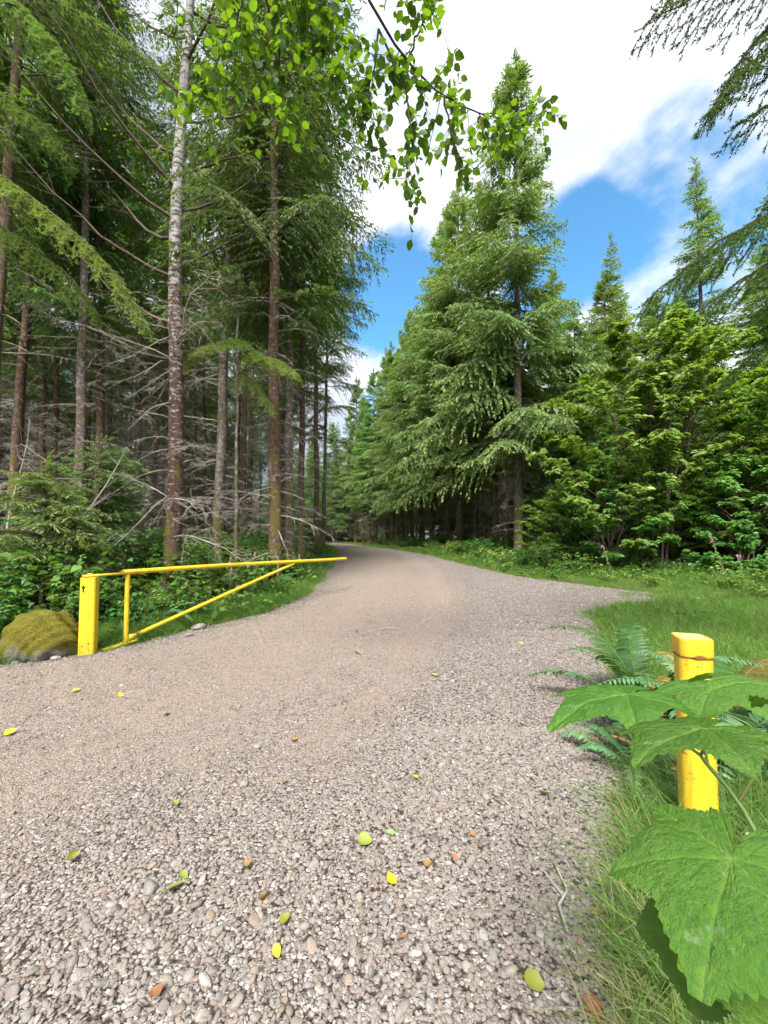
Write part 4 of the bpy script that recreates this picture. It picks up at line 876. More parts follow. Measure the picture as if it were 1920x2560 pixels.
# ---------------------------------------------------------------- grass
def grass():
    rg = rng_(8); T = [grass_clump(1, 34, .22, .10, .0022, .45, M['grass']), grass_clump(2, 34, .30, .12, .0022, .5, M['grass']), grass_clump(3, 30, .34, .12, .0022, .35, M['grass_pale'], 5), grass_clump(4, 26, .16, .10, .002, .7, M['straw']), grass_clump(5, 40, .15, .11, .003, .5, M['grass_pale']), grass_clump(6, 26, .42, .14, .0025, .3, M['grass_pale'], 8)]
    P, S, I = [], [], []
    def put(n, xr, yr, prob, ids, s0, s1, wy=False):
        y = rg.uniform(*yr, n) if not wy else np.sqrt(rg.uniform(yr[0]**2, yr[1]**2, n)); x = xr(y, rg.random(n)); k = rg.random(n) < prob(x, y)
        x, y = x[k], y[k]; m = len(x); P.append(np.stack([x, y, top(x, y)-.005], 1)); S.append(rg.uniform(s0, s1, m)); I.append(rg.choice(ids, m))
    # right verge near the post
    edge = lambda x, y: sstep(-.12, .22, -road_d(x, y))
    put(3600, lambda y, u: RE(y)-.15+u*2.2, (.7, 4.2), edge, [0, 0, 1, 3, 4, 4, 1], .7, 1.15)
    put(500, lambda y, u: RE(y)-.1+u*.5, (.7, 2.2), lambda x, y: .8*edge(x, y), [3], .8, 1.3)
    put(5200, lambda y, u: RE(y)-.3+u*6.5, (4, 8.6), edge, [0, 4, 1, 4, 4, 0, 1], .6, 1.0)
    put(4200, lambda y, u: RE(y)-.1+u*8, (8.2, 13.4), lambda x, y: edge(x, y)*(.35+.65*(wob(x*.8, y*.8, 7) > -.2)), [4, 4, 4, 1, 1, 0], .5, .95)
    put(300, lambda y, u: 4.6+u*2.2, (7.6, 10.4), lambda x, y: .8*(wob(x*2, y*2, 2) > .2), [4, 0], .5, .9)
    # left verge below the gate arm
    put(2600, lambda y, u: LE(y)+.12-u*1.1, (4.9, 13), lambda x, y: edge(x, y)*sstep(1.2, .5, LE(y)-x), [0, 1, 1, 4], .8, 1.35)
    put(900, lambda y, u: LE(y)+.1-u*.9, (13, 30), edge, [1, 4], 1.0, 1.6)
    put(1700, lambda y, u: RE(y)-.1+u*1.3, (13, 60), edge, [1, 4], .7, 1.2)
    P = np.concatenate(P); S = np.concatenate(S); I = np.concatenate(I); n = len(P)
    scatter('grass', P, np.stack([rg.normal(0, .12, n), rg.normal(0, .12, n), rg.uniform(0, 6.28, n)], 1), np.stack([S, S, S*rg.uniform(.8, 1.2, n)], 1), I, T, 'green and straw-coloured grass on the road verges', 'grass')
grass()
def cover():
    rg = rng_(18); T = []
    for i in range(3):
        mb = MB(); m = 26; a = rg.uniform(0, 6.28, m); r = .16*np.sqrt(rg.random(m)); P = np.stack([np.cos(a)*r, np.sin(a)*r, rg.uniform(.03, .16, m)], 1); L = rg.uniform(.04, .075, m)
        leaves(mb, P, np.stack([np.cos(a), np.sin(a), rg.normal(.0, .25, m)], 1)+rg.normal(0, .4, (m, 3)), np.array([0, 0, 1.0])+rg.normal(0, .3, (m, 3)), L, L*.7, t=rg.random(m)); T.append(mb.mesh('cover', M['shrub_leaf' if i < 2 else 'shrub_pale']))
    y = np.sqrt(rg.uniform(4.5**2, 26**2, 9000)); x = rg.uniform(-1.1, 1.1, 9000)*y; d = -road_d(x, y)
    k = (d > .25) & (rg.random(9000) < np.where(x < 0, sstep(7, 1, d)*.9+.1, np.where(y > 12, .8, .05))); x, y = x[k], y[k]; n = len(x); s = rg.uniform(.8, 2.0, n)
    scatter('ground_cover', np.stack([x, y, gz(x, y)-.01], 1), np.stack([rg.normal(0, .2, n), rg.normal(0, .2, n), rg.uniform(0, 6.28, n)], 1), np.stack([s, s, s], 1), rg.integers(0, 3, n), T, 'low leafy ground cover under the trees and shrubs', 'ground cover')
    # leafy weeds on the near right verge
    w = [leaf_weed(500+i) for i in range(3)]
    for i, (x, y, s, lb) in enumerate([(1.02, 1.16, 1.0, 'dark leafy weed at the bottom of the right verge'), (1.2, 1.3, 1.1, 'leafy weed under the big thimbleberry leaf'), (1.38, 1.48, .8, 'small weed in the grass beside the near post foot'), (1.1, 1.42, .7, 'little green weed at the gravel edge under the lobed leaves')]):
        tag(obj('weed', w[i % 3], None, (x, y, float(gz(x, y))), (0, 0, i*1.7), s), lb, 'weed')
def leaf_weed(seed):
    rg = rng_(seed); mb = MB(); m = 16; a = np.arange(m)*2.4; r = rg.uniform(.02, .13, m); P = np.stack([np.cos(a)*r, np.sin(a)*r, rg.uniform(.05, .2, m)], 1); L = rg.uniform(.06, .11, m)
    for p in P: strip(mb, [np.array([0, 0, -.02]), p*np.array([.4, .4, .7]), p], .0025, 1)
    leaves(mb, P, np.stack([np.cos(a), np.sin(a), rg.normal(-.1, .2, m)], 1), np.array([0, 0, 1.0])+rg.normal(0, .25, (m, 3)), L, L*.62, t=rg.random(m)*.5); return mb.mesh('weed', [M['fern_blue'], M['stem_green']])
cover()

# ---------------------------------------------------------------- posts, gate, boulder
def rrect(w, d, r, n=6):
    pts = []
    for cx, cy_, a0 in ((w/2-r, d/2-r, 0), (-w/2+r, d/2-r, 90), (-w/2+r, -d/2+r, 180), (w/2-r, -d/2+r, 270)):
        for k in range(n+1): a = R(a0+90*k/n); pts.append((cx+r*math.cos(a), cy_+r*math.sin(a)))
    return np.array(pts)
def prism(mb, sec, zs, ks, m=0, capm=None, ztop=None):
    n = len(sec); V = []
    for i, (z, k) in enumerate(zip(zs, ks)):
        zz = np.full(n, z) if not (ztop is not None and i == len(zs)-1) else z+sec[:, 0]*ztop[0]+sec[:, 1]*ztop[1]
        V.append(np.stack([sec[:, 0]*k, sec[:, 1]*k, zz], 1))
    V = np.concatenate(V); j = np.arange(n); j2 = (j+1) % n
    q = np.concatenate([np.stack([i*n+j, i*n+j2, (i+1)*n+j2, (i+1)*n+j], 1) for i in range(len(zs)-1)]); mb.add(V, quads=q, m=m)
    c = np.vstack([V[-n:], V[-n:].mean(0)]); mb.add(c, tris=np.stack([j, j2, np.full(n, n)], 1), m=m if capm is None else capm)
t = thing('gate_post', 'short yellow steel post with chipped cap on the right verge', 'post', (1.505, 1.975, 0), R(-17))
sec = rrect(.142, .132, .045); mb = MB(); prism(mb, sec, [-.2, 0, .3, .6, .9, .950], [1, 1, 1.004, 1, 1.003, 1]); obj('post_body', mb.mesh('post_body', M['yellow'], True), t)
sec = rrect(.144, .150, .034); sec[:, 1] += .010; mb = MB(); prism(mb, sec, [.944, .950, 1.018, 1.026], [.985, 1.0, 1.0, .985], ztop=(0, .02)); cp = obj('cap', mb.mesh('cap', [M['yellow']]), t)
sec = rrect(.118, .13, .016); sec[:, 1] += .014; mb = MB(); prism(mb, sec, [1.018, 1.0275], [1, 1], ztop=(0, .02)); obj('cap_plate', mb.mesh('cap_plate', M['mossy_top']), cp)
mb = MB()
V = np.array([(-.03, -.0722, .944), (-.012, -.0722, .953), (.002, -.0722, .957), (.022, -.0722, .952), (.033, -.0722, .943), (.012, -.0722, .938), (-.012, -.0722, .937)])
mb.add(np.vstack([V, V+np.array([0, .006, 0])]), tris=[(0, 6, 1), (1, 6, 5), (1, 5, 2), (2, 5, 3), (3, 5, 4)], m=0); obj('rust_chip', mb.mesh('rust_chip', M['rust']), t)
mb = MB(); sec = rrect(.1475, .1375, .046); prism(mb, sec, [.936, .945], [.985, .99]); obj('cap_seam', mb.mesh('cap_seam', M['rust']), t)
t = thing('gate_post', 'yellow wooden-looking gate post with dark cross mark beside the boulder', 'post', (-3.83, 5.24, -.02), R(20))
t['label'] = 'tall yellow gate post with a dark cross mark beside the boulder'
sec = rrect(.178, .17, .03); mb = MB(); prism(mb, sec, [-.2, 0, .3, .6, .9, 1.035], [1.03, 1.02, 1.01, 1, 1, 1]); obj('post_body', mb.mesh('post_body', M['yellow'], True), t)
mb = MB(); box(mb, (-.045, -.0885, .895), (.010, .006, .085)); box(mb, (-.045, -.0893, .913), (.036, .006, .012)); obj('cross_mark', mb.mesh('cross_mark', M['dark_mark']), t)
for x, z in ((.01, .56), (-.04, .17), (.05, .05), (.03, .20)):
    mb = MB(); tube(mb, [(x, -.083, z), (x, -.094, z)], [.009, .007], 8); obj('bolt_head', mb.mesh('bolt_head', M['yellow' if z > .4 else 'rust']), t)
A = np.array([-3.83, 5.24, 0]); B = np.array([-.955, 10.02, 0]); U = (B-A)/np.linalg.norm(B-A); LN_ = np.linalg.norm(B-A)
def on(s, z): return A+U*s+np.array([0, 0, z])
t = thing('swing_gate', 'open yellow pipe gate with long arm, upright and diagonal brace', 'gate', (0, 0, 0))
mb = MB(); ss = np.linspace(.40, LN_, 14); tube(mb, [on(s, 1.045+.012*math.sin(s*.9)) for s in ss], .036, 14); obj('top_rail', mb.mesh('top_rail', M['yellow'], True), t)
ang = math.atan2(U[1], U[0])
mb = MB(); box(mb, on(.17, 1.034), (.50, .075, .026), ang); obj('hinge_strap', mb.mesh('hinge_strap', M['yellow']), t)
mb = MB(); tube(mb, [on(.365, 1.044), on(.405, 1.044)], [.03, .0375], 12); tube(mb, [on(.62, 1.006), on(.45, 1.006)], [.012, .012], 6); obj('weld_joint', mb.mesh('weld_joint', M['rust']), t)
mb = MB(); tube(mb, [on(0, 1.01), on(0, 1.065)], [.03, .03], 12); obj('hinge_pin', mb.mesh('hinge_pin', M['yellow'], True), t)
s_up = .46
mb = MB(); tube(mb, [on(s_up, z) for z in (.06, .4, .8, 1.02)], .031, 12); obj('upright', mb.mesh('upright', M['yellow'], True), t)
mb = MB(); tube(mb, [on(.10, .015), on(.35, .05), on(.60, .083)], .031, 12); obj('lower_pipe', mb.mesh('lower_pipe', M['yellow'], True), t)
mb = MB(); tube(mb, [on(.02, .0), on(.105, .016)], [.02, .033], 10); obj('broken_end', mb.mesh('broken_end', M['rust']), t)
br = []
mb = MB(); box(mb, on(.545, .135), (.115, .05, .085), ang); p = obj('bracket', mb.mesh('bracket', M['yellow']), t)
sd_ = np.array([U[1], -U[0], 0]); mb = MB(); q = on(.55, .135)+sd_*.022; tube(mb, [q, q+sd_*.016], [.016, .014], 8); obj('bolt_head', mb.mesh('bolt_head', M['rust']), p)
mb = MB(); tube(mb, [on(s, z) for s, z in zip(np.linspace(.60, 3.74, 8), np.linspace(.155, 1.0, 8))], .030, 12); obj('brace', mb.mesh('brace', M['yellow'], True), t)
mb = MB(); tube(mb, [on(.585, .15), on(.625, .162)], [.034, .034], 10); obj('brace_collar', mb.mesh('brace_collar', M['rust']), t)
mb = MB(); tube(mb, [on(LN_-.002, 1.036), on(LN_+.012, 1.036)], [.036, .03], 12); obj('end_cap', mb.mesh('end_cap', M['rust']), t)
# grey frame that holds the open gate
t = thing('gate_catch', 'small grey metal pipe frame at the foot of the mossy trunk', 'frame', (-2.65, 9.55, float(gz(-2.65, 9.55))), R(-12))
mb = MB(); tube(mb, [(-.135, 0, 0), (-.135, 0, .9), (-.12, 0, .93), (0, 0, .945), (.12, 0, .93), (.135, 0, .9), (.135, 0, 0)], .016, 8); obj('pipe_frame', mb.mesh('pipe_frame', M['steel'], True), t)
def boulder():
    bm = bmesh.new(); bmesh.ops.create_icosphere(bm, subdivisions=5, radius=1); v = np.array([x.co[:] for x in bm.verts])
    v *= np.array([.45, .42, .44]); v[:, 2] = np.where(v[:, 2] < 0, v[:, 2]*.6, v[:, 2])
    v += nrm(v)*(.075*wob(v[:, 0]*3.2, v[:, 1]*3.2+v[:, 2]*2.5, 2)+.022*wob(v[:, 0]*14, v[:, 1]*17+v[:, 2]*13)+.006*wob(v[:, 0]*60, v[:, 1]*55+v[:, 2]*50))[:, None]
    v[:, 0] += .05*v[:, 2]
    for x, c in zip(bm.verts, v): x.co = c
    for f in bm.faces: f.smooth = True
    me = bpy.data.meshes.new('boulder'); bm.to_mesh(me); bm.free(); me.materials.append(M['boulder'])
    tag(obj('boulder', me, None, (-4.42, 5.22, .15), (0, 0, .3), (.97, .95, 1.0)), 'moss-covered boulder left of the yellow gate post', 'boulder')
boulder()

# ---------------------------------------------------------------- near branches with single needles
def near_branch(seed, path, sec=.11, sl=.55, hang=.55, tl=.09, nd=340, nl=.024, tint=(.15, .6), nw=.0072, ends=(.15, 1)):
    rg = rng_(seed); mb = MB(); path = np.asarray(path, float)
    d = np.r_[0, np.cumsum(np.linalg.norm(np.diff(path, axis=0), axis=1))]; L = d[-1]
    k = max(8, int(L/.12)); s = np.linspace(0, L, k); ax = np.stack([np.interp(s, d, path[:, j]) for j in range(3)], 1)
    for _ in range(3): ax[1:-1] = (ax[:-2]+2*ax[1:-1]+ax[2:])/4
    ax[1:-1] += rg.normal(0, .008, (k-2, 3)); tube(mb, ax, np.linspace(.006+.005*L, .003, k), 6, 0, 0, False)
    O, D, T = [], [], []
    def needles(a, b, tt):
        v = b-a; l = np.linalg.norm(v); m = max(3, int(l*nd)); v = v/l; u = rg.random(m); O.append(a+(b-a)*u[:, None]); r = nrm(np.cross(v, rg.normal(size=(m, 3)))); D.append(nrm(v*.75+r)); T.append(np.clip(tt+.25*u*rg.random(m)+rg.normal(0, .08, m), 0, 1))
    u0 = ends[0]*L
    for i, x in enumerate(np.arange(u0, L*ends[1], sec)):
        for sg in (-1, 1):
            f = x/L; p = np.array([np.interp(x, s, ax[:, j]) for j in range(3)]); i0 = min(k-2, np.searchsorted(s, x)); tg = nrm(ax[min(k-1, i0+1)]-ax[max(0, i0-1)])
            sd = nrm(np.cross(tg, [0, 0, 1.0]))*sg; l = sl*(1-f)**.55*rg.uniform(.55, 1.15)+.10
            dd = nrm(sd*rg.uniform(.7, 1.1)+tg*rg.uniform(.5, .9)); tt = np.linspace(0, 1, 5)
            q = p+dd*(l*tt)[:, None]; q[:, 2] -= hang*l*tt**1.6*rg.uniform(.6, 1.25); strip(mb, q, .0032)
            for j in range(4): needles(q[j], q[j+1], tint[0]+(tint[1]-tint[0])*(j/4)*.8)
            n2 = int(l/.055)
            for j in range(n2):
                w = (j+.5)/n2; b = np.array([np.interp(w, tt, q[:, c]) for c in range(3)]); sd2 = nrm(np.cross(dd, [0, 0, 1.0]))*(1 if j % 2 else -1); d2 = nrm(dd*.7+sd2*rg.uniform(.5, 1)+np.array([0, 0, -rg.uniform(.1, .9)*hang])); l2 = tl*(1-.45*w)*rg.uniform(.6, 1.35)+.02
                e = b+d2*l2; strip(mb, [b, (b+e)/2, e], .0016); needles(b, e, tint[0]+(tint[1]-tint[0])*(.3+.7*w))
    for j in range(int(k*.3), k-1): needles(ax[j], ax[j+1], tint[0])
    O, D, T = np.concatenate(O), np.concatenate(D), np.concatenate(T); n = len(O); S = nrm(np.cross(D, rg.normal(size=(n, 3))))*nw*.5; l = nl*rg.uniform(.75, 1.15, n)[:, None]
    mb.add(np.stack([O-S, O+S, O+D*l], 1).reshape(-1, 3), tris=np.arange(3*n).reshape(-1, 3), m=1, t=np.repeat(T, 3)); return mb
def side_tree(name, label, x, y, H, r0, branches, mat, bark='bark'):
    z0 = float(gz(x, y))-.05; t = thing(name, label, 'tree', (x, y, z0)); obj('trunk', trunk_mesh(int(abs(x*7)), H, r0, bark), t); o3 = np.array([x, y, z0])
    for i, (path, kw) in enumerate(branches): obj('branch', near_branch(700+i+int(abs(x)*10), np.asarray(path, float)-o3, **kw).mesh('branch', [M['twig'], M[mat]]), t)
    return t
a, b = 5.6, 2.7
side_tree('spruce_tree', 'spruce off to the right whose dark boughs hang into the upper right corner', a, b, 13, .2, [
    ([(a, b, 6.6), (4.2, 2.9, 6.5), (3.2, 3.0, 6.15), (2.45, 2.95, 5.75), (2.0, 2.9, 5.45)], dict(sl=.62, hang=.45, ends=(.3, 1))),
    ([(a, b, 6.1), (4.4, 3.1, 6.1), (3.5, 3.1, 5.8), (2.95, 3.1, 5.35), (2.6, 3.05, 4.92)], dict(sl=.55, hang=.6, ends=(.3, 1))),
    ([(a, b, 7.2), (4.3, 2.6, 7.0), (3.3, 2.8, 6.6), (2.6, 2.9, 6.25), (2.25, 2.9, 5.9)], dict(sl=.6, hang=.5, ends=(.3, 1))),
    ([(a, b, 6.9), (4.6, 3.0, 6.7), (3.7, 3.2, 6.2), (3.1, 3.2, 5.7), (2.85, 3.2, 5.25)], dict(sl=.6, hang=.6, ends=(.25, 1))),
    ([(a, b, 7.6), (4.5, 2.8, 7.2), (3.6, 2.9, 6.7), (2.9, 2.9, 6.3), (2.35, 2.9, 6.0)], dict(sl=.6, hang=.5, ends=(.25, 1))),
    ([(a, b, 6.4), (4.7, 3.2, 6.1), (4.0, 3.3, 5.7), (3.4, 3.3, 5.3), (3.0, 3.3, 5.05)], dict(sl=.5, hang=.6, ends=(.25, 1))),
    ([(a, b, 4.6), (4.7, 3.5, 4.6), (4.0, 3.8, 4.35), (3.5, 3.8, 4.05), (3.15, 3.8, 3.8)], dict(sl=.6, hang=.7, ends=(.25, 1), tint=(.25, .8))),
    ([(a, b, 5.4), (4.6, 3.4, 5.3), (3.9, 3.55, 4.95), (3.55, 3.6, 4.62)], dict(sl=.3, hang=.5, ends=(.35, 1))),
    ([(a, b, 4.9), (4.4, 3.4, 4.95), (3.6, 3.6, 4.55), (3.06, 3.6, 4.25), (2.75, 3.65, 4.0), (2.45, 3.7, 3.72)], dict(sl=.66, hang=.75, ends=(.3, 1))),
    ([(a, b, 5.1), (4.6, 3.3, 5.1), (3.9, 3.7, 4.8), (3.4, 3.9, 4.45), (3.0, 3.95, 4.2)], dict(sl=.55, hang=.7, ends=(.3, 1), tint=(.35, .9))),
    ([(a, b, 3.9), (5.0, 4.2, 4.0), (4.6, 4.9, 3.8), (4.3, 5.0, 3.5)], dict(sl=.5, hang=.4, ends=(.4, 1), tint=(.5, 1.0)))], 'needle_near')
a, b = -6.9, 5.3
side_tree('hemlock_tree', 'hemlock just outside the left edge whose bright drooping bough crosses the view', a, b, 17, .2, [
    ([(a, b, 6.9), (-5.8, 5.1, 6.7), (-5.0, 5.0, 6.25), (-4.2, 4.95, 5.65), (-3.45, 5.0, 4.95), (-3.05, 5.0, 4.25)], dict(sl=.75, hang=.75, tint=(.3, 1.0), sec=.085, nw=.0075, nl=.024, nd=240, ends=(.25, 1))),
    ([(a, b, 6.4), (-5.9, 5.4, 6.2), (-5.1, 5.5, 5.75), (-4.4, 5.5, 5.2), (-4.05, 5.5, 4.7)], dict(sl=.7, hang=.8, tint=(.1, .6), sec=.09, nw=.0075, nl=.024, nd=240, ends=(.25, 1))),
    ([(a, b, 9.4), (-5.8, 5.2, 9.1), (-4.9, 5.1, 8.7), (-4.25, 5.1, 8.0), (-4.0, 5.1, 7.2)], dict(sl=.75, hang=.8, tint=(.25, .9), sec=.085, nw=.0075, nl=.024, nd=240, ends=(.25, 1))),
    ([(a, b, 8.6), (-5.9, 5.6, 8.2), (-5.2, 5.7, 7.8), (-4.7, 5.7, 7.2)], dict(sl=.7, hang=.8, tint=(.0, .5), sec=.09, nw=.0075, nl=.024, nd=240, ends=(.2, 1))),
    ([(a, b, 7.8), (-6.1, 5.0, 7.5), (-5.4, 4.9, 7.0), (-4.8, 4.9, 6.6)], dict(sl=.6, hang=.8, tint=(.0, .45), sec=.09, nw=.0075, nl=.024, nd=240, ends=(.2, 1))),
    ([(a, b, 10.2), (-5.6, 5.6, 9.9), (-4.4, 5.9, 9.5), (-3.4, 6.0, 8.8)], dict(sl=.75, hang=.9, tint=(.0, .4), sec=.09, nw=.0075, nl=.024, nd=240, ends=(.2, 1)))], 'hemlock')
# bright bough on the tree behind the gate arm
side_tree('young_hemlock', 'slim hemlock behind the gate with two bright drooping boughs', -3.6, 9.7, 8.2, .045, [
    ([(-3.6, 9.7, 6.3), (-3.5, 9.2, 6.25), (-3.2, 8.9, 6.0), (-2.75, 8.8, 5.6)], dict(sl=.75, hang=.6, tint=(.45, 1.0), sec=.08, nw=.010, nl=.028, nd=200, tl=.12)),
    ([(-3.6, 9.7, 6.2), (-3.9, 9.2, 6.15), (-4.2, 8.95, 5.9), (-4.5, 8.85, 5.55)], dict(sl=.6, hang=.6, tint=(.4, 1.0), sec=.08, nw=.010, nl=.028, nd=200, tl=.12)),
    ([(-3.6, 9.7, 6.0), (-3.0, 9.4, 5.95), (-2.4, 9.2, 5.7), (-1.95, 9.1, 5.3)], dict(sl=.65, hang=.7, tint=(.45, 1.0), sec=.08, nw=.010, nl=.028, nd=200, tl=.12)),
    ([(-3.6, 9.7, 5.6), (-3.2, 9.3, 5.4), (-2.8, 9.2, 4.95), (-2.6, 9.2, 4.5)], dict(sl=.4, hang=.9, tint=(.3, .8), sec=.09, nw=.010, nl=.028, nd=200))], 'hemlock', 'bark_grey')

# ---------------------------------------------------------------- alder leaves overhead
def ovate_leaf(seed, mat):
    rg = rng_(seed); u = np.array([0, .06, .18, .34, .5, .66, .80, .91, 1.0]); w = .41*np.sin(np.pi*u**.80)**.8; w[0] = w[-1] = 0; k = len(u); V = []; tw = rg.normal(0, .08)
    for i in range(k):
        a, b = w[i]*rg.uniform(.9, 1.1), w[i]*rg.uniform(.9, 1.1); z = -.10*u[i]**2
        V += [(u[i], -a, z+.16*a+tw*a*u[i]+rg.normal(0, .012)), (u[i], 0, z), (u[i], b, z+.16*b-tw*b*u[i]+rg.normal(0, .012))]
    Q = [(3*i+c, 3*i+c+1, 3*i+c+4, 3*i+c+3) for i in range(1, k-2) for c in (0, 1)]; T = [(1, 4, 3), (1, 5, 4)]; e = 3*(k-2); T += [(e, e+1, e+4), (e+1, e+2, e+4)]
    mb = MB(); mb.add(V, tris=T, quads=Q, t=rg.uniform(0, 1)); tube(mb, [(-.22, 0, .03), (-.1, 0, .01), (.0, 0, 0)], .014, 3, 0, .5, False)
    return mb.mesh('leaf', mat)
def overhead_alder():
    bx_, by_ = 2.3, -1.6; z0 = float(gz(bx_, by_)); t = thing('alder_tree', 'alder behind the viewpoint whose leafy branches hang across the top of the view', 'tree', (bx_, by_, z0)); o3 = np.array([bx_, by_, z0])
    rg = rng_(55); mb = MB(); tube(mb, np.array([(2.3, -1.6, -.2), (2.3, -1.6, 1), (2.2, -1.5, 3), (1.9, -1.1, 4.8), (1.4, -.4, 6.1), (.7, .6, 6.9), (.0, 1.5, 7.0), (-.5, 2.1, 6.6)])-o3+np.array([0, 0, 0]), [.16, .13, .11, .09, .065, .04, .03, .022], 10, 0, 0, False); obj('trunk', mb.mesh('trunk', M['alder_bark'], True), t)
    LM = [ovate_leaf(i, M['alder_leaf']) for i in range(6)]
    mains = [[(-.5, 2.1, 6.6), (-.48, 2.5, 5.7), (-.04, 2.8, 5.28), (.16, 3.0, 5.24), (.49, 3.1, 5.11), (.80, 3.2, 5.05), (1.14, 3.3, 5.02), (1.42, 3.3, 5.22)],
             [(-.04, 2.8, 5.28), (.2, 2.95, 4.95), (.22, 3.0, 4.53), (.15, 3.0, 4.22)],
             [(-.5, 2.1, 6.6), (-.9, 2.7, 5.9), (-1.25, 3.0, 5.45), (-1.55, 3.2, 5.2)],
             [(-.5, 2.1, 6.6), (-.75, 2.7, 5.6), (-.8, 2.9, 5.1), (-.75, 2.95, 4.75)],
             [(-.48, 2.5, 5.7), (-.4, 2.75, 5.2), (-.35, 2.85, 4.8)],
             [(-.04, 2.8, 5.28), (-.1, 2.9, 5.0), (-.15, 2.95, 4.65)],
             [(-.9, 2.7, 5.9), (-1.1, 2.8, 5.3), (-1.15, 2.9, 4.95)],
             [(.16, 3.0, 5.24), (.3, 2.9, 5.5), (.38, 2.85, 5.75)], [(.49, 3.1, 5.11), (.55, 3.1, 4.8), (.62, 3.15, 4.5)], [(.80, 3.2, 5.05), (.85, 3.2, 4.85), (.95, 3.25, 4.6)],
             [(-.5, 2.1, 6.6), (-.2, 2.4, 5.95), (.05, 2.6, 5.7), (.2, 2.7, 5.6)], [(-.9, 2.7, 5.9), (-.6, 2.85, 5.5), (-.5, 2.9, 5.25)],
             [(.7, .6, 6.9), (1.1, 1.6, 6.4), (1.2, 2.2, 5.6), (1.22, 2.4, 5.12)]]
    ntw = [38, 20, 28, 26, 22, 22, 20, 9, 9, 9, 18, 24, 4]; left = 295; SO, SD, SN, SL = [], [], [], []
    for mi, (pth, nt_) in enumerate(zip(mains, ntw)):
        p = np.array(pth)-o3; k = len(p); d = np.linspace(0, 1, k); s = np.linspace(0, 1, 12); c = np.stack([np.interp(s, d, p[:, j]) for j in range(3)], 1)
        for _ in range(2): c[1:-1] = (c[:-2]+2*c[1:-1]+c[2:])/4
        c[1:-1] += rg.normal(0, .008, (10, 3)); mb = MB(); tube(mb, c, np.linspace(.009 if mi else .013, .0025, 12), 5, 0, 0, False); lv = []
        lo = .38 if mi in (0, 2, 3, 10) else (.75 if mi == 12 else .15)
        for i in range(nt_):
            u = lo+(1-lo)*(i+rg.random())/nt_; q = np.array([np.interp(u, s, c[:, j]) for j in range(3)]); tg = nrm(c[-1]-c[0]); dd = nrm(tg*.35+rg.normal(0, .7, 3)+np.array([0, 0, -.25])); l = rg.uniform(.14, .44); e = q+dd*l; e[2] -= .08*l
            if mi == 12: l *= .4; e = q+dd*.1
            strip(mb, [q, (q+e)/2+np.array([0, 0, .015]), e], .0034); m = rg.integers(5, 9)
            for w in range(m):
                f = (w+.6)/m; pp = q+(e-q)*f; ld = nrm(dd*.5+np.cross(dd, [0, 0, 1.0])*(1 if w % 2 else -1)*rg.uniform(.5, 1)+np.array([0, 0, rg.uniform(-.55, .2)])+rg.normal(0, .3, 3)); nn = nrm(np.array([0, 0, 1.0])+rg.normal(0, .55, 3)); lv.append((pp, ld, nn, rg.uniform(.048, .088)))
        bo = obj('branch', mb.mesh('branch', M['twig']), t)
        for pp, ld, nn, l in lv:
            if left > 0 and rg.random() < .38:
                S = nrm(np.cross(nn, ld)); N2 = np.cross(ld, S); mt = Matrix(((ld[0], S[0], N2[0]), (ld[1], S[1], N2[1]), (ld[2], S[2], N2[2]))); o = obj('leaf', LM[rg.integers(6)], bo, pp+ld*.2*l, mt.to_euler(), l); left -= 1
            else: SO.append(pp); SD.append(ld); SN.append(nn); SL.append(l)
    mb = MB(); SL = np.array(SL); leaves(mb, SO, SD, SN, SL, SL*.8, t=rg.random(len(SL)), fold=.06); tag(obj('foliage', mb.mesh('foliage', M['alder_leaf']), t), kind='stuff')
overhead_alder()

